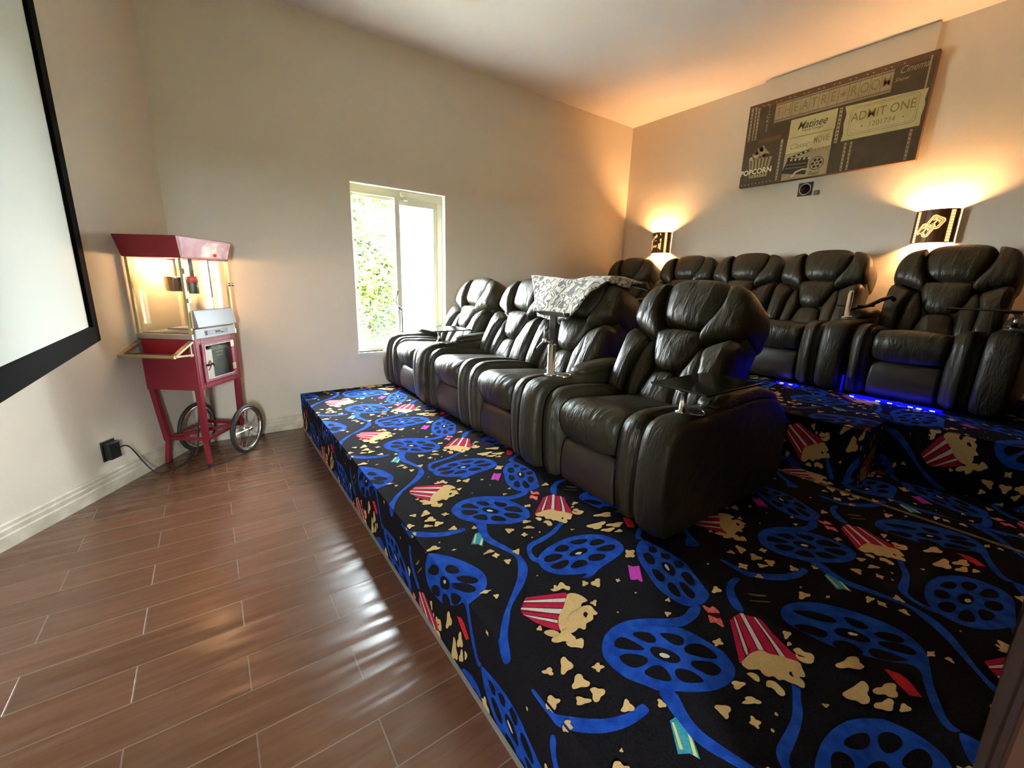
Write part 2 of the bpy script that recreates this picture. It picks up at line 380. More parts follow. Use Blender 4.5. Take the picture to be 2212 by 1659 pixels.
# ---------------------------------------------------------------- outside
M_leaf = [mat('leaf_%s' % s, c, .6) for s, c in (('yellow_green', (.16, .20, .04)), ('mid_green', (.07, .14, .04)), ('blue_green', (.07, .14, .09)))]
for mm in M_leaf:
    mm.node_tree.nodes['Principled BSDF'].inputs['Subsurface Weight'].default_value = 0
M_bark = mat('pale_bark', (.06, .05, .04), .9)
M_grass = mat('grass', (.12, .13, .06), .9, noise=(3, (.16, .15, .09)))
b = B(); box(b, -25, 25, -40, 60, -.6, -.35); struct('ground', b, M_grass)
def tree(x, y, h, r, n, label, seed, low=.2):
    rn = random.Random(seed); t = empty('garden_tree', (x, y, -.36), 0, label, 'tree', 'trees outside the window')
    bm = B(); tube(bm, [(0, 0, 0), (.05, .03, h * .35), (-.05, .08, h * .7), (0, 0, h * .95)], [.09, .07, .045, .01], 8)
    for i in range(9):
        z = h * rn.uniform(.2, .8); a = rn.uniform(0, 6.28); q = r * rn.uniform(.5, .9)
        tube(bm, [(0, 0, z), (q * .5 * math.cos(a), q * .5 * math.sin(a), z + .2), (q * math.cos(a), q * math.sin(a), z + .5)], [.03, .02, .008], 5)
    obj('trunk', bm, M_bark, t, smooth=True)
    bm = B()
    cl = [(rn.uniform(-r, r), rn.uniform(-r, r), h * rn.uniform(low, 1), rn.uniform(.3, .6), rn.choice((0, 0, 1, 2))) for _ in range(60)]
    for i in range(n):
        c = rn.choice(cl); g = c[3]
        p = Vector((c[0] + rn.gauss(0, g * .5), c[1] + rn.gauss(0, g * .5), c[2] + rn.gauss(0, g * .5)))
        a = Vector((rn.gauss(0, 1), rn.gauss(0, 1), rn.gauss(0, .6))).normalized(); u = a.orthogonal().normalized(); L = rn.uniform(.035, .075)
        vs = [bm.verts.new(p + a * L), bm.verts.new(p + u * L * .45), bm.verts.new(p - a * L), bm.verts.new(p - u * L * .45)]
        f = bm.faces.new(vs); f.material_index = c[4]
    obj('foliage', bm, M_leaf, t)
tree(2.15, 7.3, 3.6, .80, 27000, 'leafy green tree seen through the clear left half of the window', 3)
tree(5.6, 11.5, 3.4, 1.3, 9000, 'pale tree seen faintly through the screened right half of the window', 5)

# ---------------------------------------------------------------- carpet
TILE = json.loads('''[[1,"b",[[802,640],[787,626],[776,609],[772,579],[775,555],[781,528],[806,490],[817,466],[834,452],[855,440],[877,422],[901,406],[927,391],[946,382],[994,372],[1032,378],[1049,388],[1057,399],[1069,420],[1075,442],[1067,495],[1053,547],[1027,581],[984,631],[941,659],[890,669],[846,664],[822,654]]],
[1,"b",[[1149,587],[1120,578],[1082,579],[1039,601],[992,635],[936,662],[888,669],[851,666],[886,632],[936,626],[994,602],[1033,564],[1062,551],[1104,546],[1148,550],[1190,570]]],
[2,"k",[[834,625],[853,634],[877,629],[888,604],[897,567],[888,563],[846,595],[828,615]]],
[2,"k",[[906,621],[928,615],[953,597],[956,575],[944,561],[930,564],[916,579],[907,604]]],
[2,"k",[[975,578],[1000,562],[1020,538],[1021,522],[1003,512],[987,516],[975,530],[973,554]]],
[2,"k",[[993,506],[1017,504],[1041,491],[1051,465],[1046,435],[1036,432],[1020,442],[988,477],[981,496]]],
[2,"k",[[966,468],[980,463],[1012,438],[1018,414],[1009,403],[985,404],[970,414],[961,436],[955,459]]],
[2,"k",[[897,471],[911,477],[923,472],[941,452],[946,429],[942,412],[927,418],[896,439],[890,454]]],
[2,"k",[[829,519],[850,521],[876,516],[890,502],[886,481],[876,464],[866,463],[848,480],[833,501]]],
[2,"k",[[811,586],[824,589],[848,578],[870,557],[876,537],[860,531],[828,536],[813,549],[807,569]]],
[2,"k",[[899,551],[914,559],[930,551],[948,527],[956,501],[950,485],[930,484],[912,502],[895,530]]],
[2,"n",[[920,642],[951,633],[1002,603],[1051,559],[1031,563],[993,597],[950,627]]],
[3,"w",[[914,532],[926,528],[934,514],[930,507],[917,512],[910,524]]],
[1,"b",[[818,467],[807,442],[798,412],[789,378],[784,345],[806,330],[804,351],[812,379],[823,404],[846,434],[855,442]]],
[1,"b",[[826,1362],[812,1337],[788,1283],[785,1230],[810,1171],[825,1124],[830,1090],[808,1053],[776,1009],[743,978],[700,943],[655,907],[621,878],[588,841],[575,822],[558,813],[530,802],[509,782],[560,748],[575,772],[585,795],[606,829],[639,866],[667,900],[714,931],[759,957],[798,987],[828,1019],[842,1052],[850,1094],[844,1126],[839,1161],[825,1210],[816,1256],[827,1295],[841,1318],[855,1343]]],
[1,"b",[[886,1036],[896,1047],[906,1054],[939,1069],[987,1080],[1042,1084],[1101,1077],[1155,1060],[1211,1021],[1215,1013],[1231,977],[1233,940],[1221,914],[1208,904],[1192,895],[1154,888],[1096,882],[1035,876],[1004,864],[973,865],[955,877],[981,879],[989,884],[951,901],[905,929],[881,956],[871,983],[874,1018]]],
[2,"k",[[1057,1052],[1078,1056],[1121,1043],[1139,1029],[1119,1019],[1091,1020],[1069,1032]]],
[2,"k",[[1120,1004],[1142,1014],[1171,1011],[1188,997],[1191,983],[1172,975],[1136,981],[1115,992]]],
[2,"k",[[1117,967],[1148,966],[1188,957],[1202,943],[1190,929],[1162,924],[1135,935],[1115,955]]],
[2,"k",[[1056,947],[1079,950],[1104,941],[1123,926],[1118,911],[1091,907],[1066,912],[1050,925],[1047,935]]],
[2,"k",[[958,938],[978,950],[1011,955],[1030,947],[1036,927],[1023,917],[993,920],[969,927]]],
[2,"k",[[897,985],[927,988],[966,984],[985,974],[971,959],[949,952],[924,951],[906,964]]],
[2,"k",[[904,1024],[923,1038],[954,1034],[979,1020],[986,1006],[965,997],[923,999],[904,1012]]],
[2,"k",[[976,1049],[998,1059],[1027,1059],[1042,1042],[1038,1028],[1016,1018],[991,1026],[975,1041]]],
[2,"k",[[1009,1000],[1040,1008],[1078,1000],[1095,986],[1076,970],[1047,971],[1017,977],[1003,990]]],
[3,"w",[[1030,989],[1048,989],[1059,980],[1043,974],[1027,982]]],
[1,"b",[[1080,1165],[1038,1148],[985,1141],[933,1139],[908,1131],[889,1110],[872,1076],[866,1045],[876,1025],[884,1020],[904,1046],[892,1045],[890,1064],[898,1091],[917,1111],[969,1116],[1032,1126],[1071,1138],[1098,1154],[1131,1166],[1160,1182],[1141,1194],[1112,1178]]],
[1,"b",[[1234,863],[1258,885],[1299,903],[1322,908],[1329,898],[1341,841],[1347,776],[1337,716],[1302,657],[1276,610],[1261,584],[1240,574],[1215,570],[1188,570],[1149,587],[1135,610],[1130,653],[1137,702],[1170,768],[1207,836]]],
[2,"k",[[1251,848],[1275,837],[1265,807],[1244,785],[1224,782],[1217,799],[1227,823]]],
[2,"k",[[1200,772],[1216,762],[1215,738],[1207,716],[1181,706],[1168,714],[1177,739]]],
[2,"k",[[1179,692],[1202,692],[1200,671],[1181,640],[1165,627],[1153,638],[1157,667]]],
[2,"k",[[1226,677],[1236,666],[1229,638],[1223,613],[1205,600],[1187,602],[1187,623],[1206,656]]],
[2,"k",[[1267,696],[1289,698],[1300,683],[1281,651],[1252,633],[1240,645],[1255,681]]],
[2,"k",[[1306,754],[1332,741],[1325,716],[1299,712],[1284,725]]],
[2,"k",[[1314,811],[1331,787],[1320,771],[1296,773],[1291,794]]],
[2,"k",[[1310,866],[1321,845],[1311,823],[1288,823],[1282,842]]],
[2,"k",[[1262,774],[1286,767],[1283,735],[1260,709],[1231,700],[1229,721],[1238,751]]],
[3,"w",[[1260,758],[1271,760],[1265,746],[1252,730],[1245,731],[1251,747]]],
[1,"b",[[1429,567],[1405,583],[1356,577],[1297,545],[1261,502],[1274,470],[1315,515],[1346,547],[1382,560],[1412,559]]],
[1,"b",[[539,665],[537,638],[535,614],[535,585],[532,568],[540,550],[573,509],[614,478],[645,461],[694,446],[745,443],[759,445],[761,466],[745,468],[722,468],[690,477],[653,491],[617,517],[584,546],[564,564],[556,584],[554,617],[558,653]]],
[1,"b",[[1360,406],[1401,418],[1450,410],[1511,378],[1556,323],[1593,251],[1612,179],[1590,125],[1553,98],[1515,88],[1437,67],[1377,42],[1331,19],[1333,-5],[1299,19],[1344,51],[1407,77],[1489,105],[1432,155],[1389,214],[1352,277],[1346,335],[1339,375]]],
[2,"k",[[1407,398],[1437,378],[1472,347],[1492,303],[1478,290],[1449,309],[1416,361]]],
[2,"k",[[1351,367],[1388,342],[1409,300],[1396,287],[1367,293],[1351,324],[1343,350]]],
[2,"k",[[1377,273],[1411,257],[1423,223],[1405,204],[1383,212],[1364,243],[1361,264]]],
[2,"k",[[1432,204],[1458,193],[1477,149],[1487,124],[1462,135],[1420,169],[1413,192]]],
[2,"k",[[1491,197],[1526,174],[1551,131],[1534,117],[1508,128],[1486,168],[1480,191]]],
[2,"k",[[1515,215],[1551,202],[1576,167],[1566,147],[1534,162],[1513,196]]],
[2,"k",[[1521,291],[1539,272],[1545,238],[1530,226],[1505,243],[1499,268]]],
[2,"k",[[1436,289],[1472,272],[1491,231],[1479,205],[1448,219],[1430,251],[1419,279]]],
[3,"w",[[1455,259],[1466,254],[1475,238],[1464,239],[1452,250]]],
[3,"r",[[725,903],[735,908],[792,883],[859,854],[856,844],[845,838],[824,821],[801,805],[774,792],[753,773],[735,748],[737,742],[708,783],[694,812],[685,845],[683,864],[689,876],[706,890]]],
[4,"w",[[714,896],[721,899],[841,834],[826,823]]],
[4,"w",[[689,877],[696,881],[803,804],[779,795],[758,812]]],
[4,"w",[[682,853],[687,851],[757,779],[749,770],[709,814]]],
[4,"k",[[723,900],[842,835],[841,834],[721,899]]],
[4,"k",[[711,894],[826,823],[825,822],[709,893]]],
[4,"k",[[697,882],[804,805],[802,803],[695,881]]],
[4,"k",[[687,870],[778,794],[777,792],[685,868]]],
[4,"k",[[688,852],[759,781],[757,779],[686,851]]],
[4,"k",[[683,847],[749,770],[747,769],[684,845]]],
[5,"p",[[858,846],[878,838],[890,818],[894,795],[891,784],[866,790],[853,774],[874,775],[886,765],[880,743],[881,730],[870,728],[862,734],[851,720],[829,720],[821,722],[805,707],[796,708],[792,722],[773,718],[760,718],[738,732],[735,743],[750,769],[774,792],[799,803],[822,819],[844,835]]],
[5,"p",[[824,896],[829,889],[839,890],[845,901],[854,898],[850,887],[873,901],[882,895],[879,875],[891,867],[875,852],[866,862],[864,874],[838,873],[824,880]]],
[6,"k",[[840,757],[853,755],[853,746],[835,736],[835,745]]],
[6,"k",[[791,748],[807,738],[803,731],[790,739]]],
[6,"k",[[851,772],[859,769],[850,760],[844,767]]],
[5,"p",[[694,770],[719,763],[731,739],[719,722],[700,741],[690,760]]],
[5,"p",[[721,708],[749,696],[778,689],[749,660],[739,673],[718,687]]],
[3,"r",[[1204,485],[1213,482],[1225,485],[1240,483],[1258,482],[1268,475],[1267,465],[1279,449],[1288,433],[1284,424],[1260,384],[1243,343],[1229,307],[1217,298],[1202,320],[1192,337],[1171,359],[1171,373],[1161,380],[1131,388],[1117,392],[1078,386],[1074,389],[1096,405],[1148,443]]],
[4,"w",[[1224,484],[1230,481],[1184,441],[1127,390],[1113,391],[1172,440]]],
[4,"w",[[1256,481],[1266,474],[1174,371],[1163,381],[1203,423]]],
[4,"w",[[1277,449],[1281,443],[1201,326],[1192,337],[1230,383]]],
[4,"k",[[1222,485],[1224,484],[1172,440],[1112,391],[1110,393],[1168,440]]],
[4,"k",[[1230,481],[1232,480],[1132,389],[1128,389]]],
[4,"k",[[1254,482],[1256,481],[1203,423],[1163,381],[1160,381]]],
[4,"k",[[1267,474],[1268,472],[1173,366],[1174,370]]],
[4,"k",[[1275,449],[1277,449],[1230,383],[1192,337],[1190,338]]],
[4,"k",[[1282,443],[1283,441],[1201,324],[1201,326]]],
[5,"p",[[1074,387],[1104,388],[1130,388],[1162,379],[1172,370],[1172,358],[1192,337],[1202,320],[1217,296],[1200,284],[1184,270],[1173,269],[1163,280],[1160,264],[1143,256],[1134,259],[1133,272],[1125,283],[1119,300],[1106,302],[1110,318],[1093,323],[1090,337],[1100,348],[1082,358],[1070,367]]],
[5,"p",[[1055,363],[1072,356],[1078,341],[1061,329],[1053,336],[1055,354]]],
[5,"p",[[1066,317],[1080,322],[1095,311],[1092,293],[1085,279],[1073,275],[1061,283],[1071,303],[1060,313]]],
[5,"p",[[1244,327],[1270,319],[1264,306],[1268,298],[1276,292],[1273,280],[1241,273],[1225,285],[1220,299],[1230,314],[1241,313]]],
[6,"k",[[1157,299],[1165,296],[1156,291],[1152,285],[1148,289],[1150,297]]],
[6,"k",[[1238,313],[1243,305],[1247,294],[1242,296],[1235,306]]],
[3,"m",[[1146,833],[1154,817],[1178,807],[1120,746],[1112,747],[1113,762],[1096,769],[1091,776]]],
[3,"c",[[1189,568],[1194,562],[1196,547],[1214,546],[1215,534],[1205,516],[1192,527],[1175,538],[1180,554]]],
[3,"c",[[1165,533],[1174,527],[1175,511],[1186,504],[1162,479],[1156,483],[1156,503],[1141,513]]],
[3,"d",[[1175,538],[1203,515],[1187,504],[1176,512],[1167,532]]],
[3,"t",[[727,1253],[776,1307],[795,1305],[783,1251],[758,1219],[750,1239]]],
[4,"y",[[738,1256],[776,1302],[780,1299],[745,1252]]],
[4,"y",[[753,1232],[784,1266],[783,1256],[757,1224]]],
[3,"o",[[1371,511],[1415,471],[1407,470],[1391,480],[1376,494],[1368,506]]],
[3,"o",[[1344,492],[1395,450],[1387,449],[1340,490]]],
[3,"c2",[[1390,157],[1406,126],[1397,105],[1365,75],[1344,94],[1355,112],[1370,134]]],
[7,"p",[[921,1237],[911,1238],[906,1236],[899,1231],[889,1233],[892,1243],[892,1249],[894,1255],[894,1266],[904,1266],[911,1261],[915,1257],[922,1253],[929,1244]]],
[7,"p",[[954,1182],[945,1181],[940,1183],[934,1177],[929,1180],[931,1187],[928,1192],[927,1199],[936,1198],[940,1200],[947,1205],[952,1201],[948,1193],[952,1189]]],
[7,"p",[[784,1133],[774,1135],[771,1132],[763,1125],[761,1133],[761,1139],[757,1143],[757,1151],[766,1150],[770,1153],[776,1158],[780,1152],[780,1146],[783,1141]]],
[7,"p",[[856,1113],[853,1108],[848,1100],[840,1101],[838,1108],[841,1115],[834,1119],[834,1127],[842,1132],[849,1128],[854,1128],[862,1131],[868,1126],[862,1118]]],
[7,"p",[[796,1084],[791,1083],[787,1077],[780,1073],[777,1080],[776,1086],[778,1091],[777,1097],[779,1104],[786,1102],[791,1100],[794,1097],[803,1096],[802,1088]]],
[7,"p",[[663,961],[659,960],[656,957],[651,954],[648,958],[649,963],[650,966],[648,971],[650,975],[655,974],[658,971],[662,972],[666,969],[666,964]]],
[7,"p",[[952,841],[945,839],[940,840],[935,840],[928,839],[927,844],[930,850],[936,852],[938,857],[943,863],[949,860],[950,855],[951,851],[955,847]]],
[7,"p",[[987,822],[982,816],[972,808],[963,811],[964,821],[958,824],[955,831],[960,840],[971,842],[978,838],[986,843],[997,843],[1003,836],[993,827]]],
[7,"p",[[906,764],[904,760],[899,755],[893,755],[893,762],[894,765],[890,769],[890,775],[897,776],[902,774],[906,775],[914,776],[917,771],[913,766]]],
[7,"p",[[696,780],[694,776],[690,774],[686,777],[685,779],[681,781],[680,785],[682,789],[687,789],[690,790],[695,793],[699,791],[699,786],[696,783]]],
[7,"p",[[959,1155],[954,1154],[950,1155],[951,1160],[957,1163],[959,1160]]],
[7,"p",[[833,967],[829,966],[826,967],[826,971],[830,972],[833,970]]],
[7,"p",[[1007,1168],[1002,1166],[999,1169],[999,1173],[1004,1175],[1009,1174]]],
[7,"p",[[1140,1106],[1135,1107],[1132,1107],[1129,1107],[1124,1108],[1123,1112],[1124,1114],[1125,1115],[1125,1118],[1128,1119],[1132,1116],[1133,1113],[1137,1112],[1140,1108]]],
[7,"p",[[558,866],[555,863],[552,866],[549,864],[544,863],[545,868],[547,871],[546,874],[547,879],[551,876],[553,876],[559,878],[558,873],[557,870]]],
[7,"p",[[802,1338],[800,1333],[795,1332],[791,1335],[788,1337],[783,1338],[781,1344],[786,1348],[791,1348],[793,1355],[798,1356],[802,1352],[802,1347],[801,1343]]],
[7,"p",[[1006,1210],[1005,1204],[995,1206],[986,1215],[978,1218],[969,1224],[959,1233],[971,1232],[979,1230],[981,1235],[989,1234],[999,1228],[1002,1221],[1001,1217]]],
[7,"p",[[1214,865],[1212,852],[1198,847],[1191,856],[1184,859],[1171,863],[1179,874],[1193,878],[1198,888],[1212,898],[1217,885],[1226,883],[1237,879],[1232,868]]],
[7,"p",[[1056,792],[1053,788],[1049,790],[1046,791],[1039,789],[1040,794],[1044,797],[1043,800],[1046,804],[1051,802],[1053,800],[1060,802],[1059,798],[1056,795]]],
[7,"p",[[1119,639],[1117,634],[1112,632],[1109,636],[1109,639],[1106,641],[1102,644],[1106,647],[1112,647],[1115,647],[1120,647],[1125,647],[1125,643],[1120,641]]],
[7,"p",[[1070,600],[1064,600],[1060,602],[1054,598],[1048,600],[1052,605],[1054,608],[1054,611],[1057,614],[1063,616],[1067,612],[1068,609],[1072,607],[1075,603]]],
[7,"p",[[1055,719],[1050,719],[1047,721],[1048,724],[1052,725],[1056,723]]],
[7,"p",[[1309,568],[1300,563],[1290,568],[1286,572],[1277,572],[1270,576],[1271,583],[1284,585],[1291,587],[1299,592],[1310,592],[1313,585],[1306,579],[1309,575]]],
[7,"p",[[938,696],[933,694],[931,696],[932,699],[936,701],[938,699]]],
[7,"p",[[1406,667],[1398,667],[1394,669],[1396,673],[1404,676],[1407,672]]],
[7,"p",[[1100,450],[1095,445],[1086,450],[1082,453],[1071,453],[1068,458],[1078,461],[1074,467],[1081,471],[1089,467],[1096,466],[1107,465],[1107,459],[1099,456]]],
[7,"p",[[1021,346],[1011,348],[1004,349],[995,349],[985,353],[985,359],[991,362],[992,365],[994,371],[1004,370],[1012,365],[1014,360],[1019,356],[1025,350]]],
[7,"p",[[732,470],[725,464],[716,468],[712,472],[706,473],[698,477],[696,484],[708,486],[714,489],[720,493],[731,497],[733,489],[729,482],[731,478]]],
[7,"p",[[688,635],[676,631],[668,633],[662,634],[647,629],[642,637],[653,648],[660,654],[665,664],[675,672],[686,672],[686,660],[686,653],[689,647]]],
[7,"p",[[627,655],[628,648],[622,645],[615,650],[614,657],[609,659],[604,664],[604,671],[612,670],[618,667],[624,670],[632,668],[633,662],[631,657]]],
[7,"p",[[690,577],[680,570],[668,574],[661,580],[652,582],[638,587],[643,597],[656,600],[660,604],[667,611],[680,613],[687,604],[682,594],[683,588]]],
[7,"p",[[755,585],[745,587],[739,588],[730,582],[726,589],[729,595],[726,599],[723,607],[733,605],[739,606],[746,608],[752,604],[747,597],[754,593]]],
[7,"p",[[699,534],[689,533],[682,534],[671,528],[660,531],[661,541],[669,548],[672,552],[673,563],[683,564],[691,559],[693,552],[701,548],[706,541]]],
[7,"p",[[590,580],[579,582],[574,576],[564,571],[561,581],[561,588],[550,595],[558,601],[567,600],[573,608],[583,608],[585,599],[586,593],[596,586]]],
[7,"p",[[657,538],[648,539],[640,543],[634,544],[626,546],[618,552],[622,557],[627,559],[627,564],[633,569],[642,562],[645,555],[649,551],[657,545]]],
[7,"p",[[574,524],[575,517],[567,517],[561,521],[558,525],[555,529],[547,535],[552,539],[559,539],[564,538],[571,541],[577,537],[581,532],[574,528]]],
[7,"p",[[631,420],[630,418],[628,418],[626,420],[626,421],[624,421],[623,423],[625,425],[627,425],[629,425],[631,426],[634,425],[632,423],[631,422]]],
[7,"p",[[1302,350],[1291,352],[1284,351],[1274,350],[1266,352],[1268,357],[1277,361],[1281,364],[1287,370],[1297,371],[1301,365],[1301,362],[1307,359],[1308,355]]],
[7,"p",[[1264,334],[1259,333],[1255,335],[1252,336],[1249,337],[1243,339],[1247,341],[1252,342],[1255,343],[1259,345],[1264,344],[1266,341],[1265,339],[1263,337]]],
[7,"p",[[1539,386],[1526,386],[1516,392],[1507,392],[1491,394],[1486,402],[1497,406],[1506,408],[1513,411],[1524,417],[1535,410],[1534,403],[1534,399],[1545,392]]],
[7,"p",[[1585,348],[1582,346],[1577,345],[1575,348],[1574,350],[1569,351],[1569,354],[1576,353],[1578,355],[1583,356],[1585,353],[1586,352],[1592,350],[1590,348]]],
[7,"p",[[1353,196],[1349,188],[1329,191],[1314,204],[1310,212],[1288,222],[1280,233],[1290,238],[1313,230],[1326,227],[1346,227],[1369,216],[1367,205],[1354,202]]],
[7,"p",[[1255,159],[1248,150],[1227,146],[1208,156],[1210,167],[1200,175],[1194,185],[1200,196],[1227,190],[1244,186],[1262,183],[1294,178],[1289,165],[1274,159]]],
[7,"p",[[1329,119],[1324,113],[1307,110],[1291,122],[1292,132],[1278,139],[1271,148],[1277,154],[1296,151],[1310,142],[1327,142],[1346,134],[1354,124],[1340,120]]],
[7,"p",[[1271,111],[1264,109],[1252,107],[1240,114],[1236,121],[1232,126],[1223,135],[1230,139],[1244,138],[1256,130],[1266,128],[1286,124],[1290,116],[1283,111]]],
[7,"p",[[1300,82],[1292,81],[1282,85],[1277,88],[1271,91],[1264,95],[1268,99],[1277,98],[1282,99],[1289,100],[1300,99],[1302,93],[1299,90],[1301,87]]],
[7,"p",[[1569,91],[1568,87],[1559,86],[1555,91],[1549,94],[1541,99],[1547,101],[1555,100],[1558,103],[1566,103],[1570,98],[1576,95],[1585,91],[1577,90]]],
[7,"p",[[1701,257],[1688,259],[1681,262],[1673,262],[1659,264],[1659,269],[1669,272],[1677,272],[1681,277],[1693,278],[1701,275],[1700,270],[1701,266],[1706,261]]],
[7,"p",[[1751,746],[1739,734],[1714,723],[1701,729],[1706,741],[1703,747],[1703,756],[1716,768],[1739,776],[1754,772],[1771,775],[1794,776],[1793,765],[1765,752]]],
[7,"p",[[1683,701],[1675,691],[1654,699],[1645,710],[1629,713],[1616,722],[1616,732],[1628,737],[1646,731],[1654,737],[1676,741],[1682,727],[1681,718],[1680,711]]]]''')
TX, TY = .926, .905
CM = {'k': 0, 'n': 1, 'b': 2, 'w': 3, 'r': 4, 'p': 5, 'm': 6, 'c': 7, 'd': 8, 't': 9, 'y': 10, 'o': 11, 'c2': 12}
def pile(name, c, c2, sc=160):
    m = mat(name, c, 0.95, spec=0.12, noise=(sc, c2, 3), bump=(260, .6, .003), sheen=.0); return m
M_carpet = [pile('carpet_black', (.0045, .0038, .0052), (.010, .0080, .012)), pile('carpet_navy', (.008, .04, .24), (.01, .05, .30)), pile('carpet_blue', (.006, .045, .32), (.014, .085, .48), 30),
            pile('carpet_white', (.70, .64, .54), (.62, .56, .48)), pile('carpet_red', (.42, .010, .042), (.50, .015, .06)), pile('carpet_popcorn', (.70, .47, .20), (.62, .41, .175)),
            pile('carpet_magenta', (.50, .04, .40), (.56, .06, .46)), pile('carpet_coral', (.75, .08, .09), (.85, .25, .22)), pile('carpet_maroon', (.05, .003, .008), (.07, .006, .01)),
            pile('carpet_teal', (.03, .26, .38), (.06, .36, .45)), pile('carpet_yellow', (.75, .72, .25), (.7, .66, .25)), pile('carpet_olive', (.14, .14, .05), (.20, .19, .08)), pile('carpet_ticket_red', (.55, .01, .02), (.62, .03, .04))]
def clip(tri, u0, u1, v0, v1):
    for ax, lim, s in ((0, u0, 1), (0, u1, -1), (1, v0, 1), (1, v1, -1)):
        out = []; n = len(tri)
        for i in range(n):
            a = tri[i]; c = tri[(i + 1) % n]; da = (a[ax] - lim) * s; dc = (c[ax] - lim) * s
            if da >= 0: out.append(a)
            if (da > 0 and dc < 0) or (da < 0 and dc > 0):
                t = da / (da - dc); out.append((a[0] + (c[0] - a[0]) * t, a[1] + (c[1] - a[1]) * t))
        tri = out
        if len(tri) < 3: return None
    return tri
TRI = []
TILE.sort(key=lambda q: q[0])
for rank, (lay, mk, pts) in enumerate(TILE):
    if len(pts) > 5 and mk in 'bkwpn': pts = smoothpoly(pts, 1 if mk == 'p' or len(pts) < 7 else 2)
    v = [Vector((p[0] / 1000, p[1] / 1000, 0)) for p in pts]; lay = (rank + 1) / 13
    for t in geometry.tessellate_polygon([v]):
        TRI.append((lay, CM[mk], [(v[i].x, v[i].y) for i in t]))
def pattern(bm, u0, u1, v0, v1, fn, du=0.0, dv=0.0):
    """lay the repeat over u0..u1, v0..v1; fn(u, v, lift) -> xyz"""
    for lay, mi, tri in TRI:
        us = [p[0] for p in tri]; vs = [p[1] for p in tri]
        for i in range(math.floor((u0 + du - max(us)) / TX), math.ceil((u1 + du - min(us)) / TX) + 1):
            for j in range(math.floor((v0 + dv - max(vs)) / TY), math.ceil((v1 + dv - min(vs)) / TY) + 1):
                q = clip([(p[0] + i * TX - du, p[1] + j * TY - dv) for p in tri], u0, u1, v0, v1)
                if not q: continue
                try: f = bm.faces.new([bm.verts.new(fn(a, c, .0004 * lay)) for a, c in q]); f.material_index = mi
                except Exception: pass
Y1 = YW - .002
def platform(name, build, label):
    bm = B(); bm2 = build(bm); me = bpy.data.meshes.new(name); bm.to_mesh(me); bm.free()
    for m in M_carpet: me.materials.append(m)
    o = bpy.data.objects.new(name, me); COL.objects.link(o); o['kind'] = 'structure'; o['label'] = label
    return o
def p1(bm):
    box(bm, XP, XB - .002, Y0 + .01, Y1, 0.0005, ZP)
    pattern(bm, XP, XP2, -.4, Y1, lambda u, v, h: (u, v, ZP + h))
    pattern(bm, XP - ZP, XP, -.4, Y1, lambda u, v, h: (XP - h, v, ZP - (XP - u)))
    # behind the step the carpet is a second piece, joined at the seam
    pattern(bm, XP2, XP3, -.4, YSTEP, lambda u, v, h: (u, v, ZP + h), DU2, DV2)
DU2, DV2 = .194, .4366
platform('floor_riser_front', p1, 'low carpeted platform under the front row')
def p2(bm):
    box(bm, XP2, XB - .002, YSTEP, Y1, ZP + .0005, ZP2); box(bm, XP3, XB - .002, -.025, YSTEP, ZP + .0005, ZP2)
    pattern(bm, XP2, XP2 + ZP, YSTEP, Y1, lambda u, v, h: (XP2 - h, v, ZP + (u - XP2)), DU2, DV2)
    pattern(bm, XP2 + ZP, XB + ZP, YSTEP, Y1, lambda u, v, h: (u - ZP, v, ZP2 + h), DU2, DV2)
    pattern(bm, XP3, XP3 + ZP, -.02, YSTEP, lambda u, v, h: (XP3 - h, v, ZP + (u - XP3)), DU3, DV3)
    pattern(bm, XP3 + ZP, XB + ZP, -.02, YSTEP, lambda u, v, h: (u - ZP, v, ZP2 + h), DU3, DV3)
    pattern(bm, XP2, XP3, 0.0, ZP, lambda u, v, h: (u, YSTEP - h, ZP + v), DU2, .3)
DU3, DV3 = .2935, .4718
platform('floor_riser_back', p2, 'higher carpeted platform under the back row')
M_seam = mat('worn_seam_strip', (.20, .15, .06), .7, noise=(40, (.10, .08, .03)))
b = B(); box(b, 2.545, 2.567, 0.0, 1.05, ZP, ZP + .003); tag(obj('carpet_seam_strip', b, M_seam, bevel=.001), 'narrow olive seam strip across the carpet in front of the back step', 'seam strip')
b = B(); box(b, XP - .012, XP - .003, Y0 + .02, Y1, 0.0005, .012); struct('trim_3', b, mat('grey_tack_edge', (.22, .20, .17), .7))
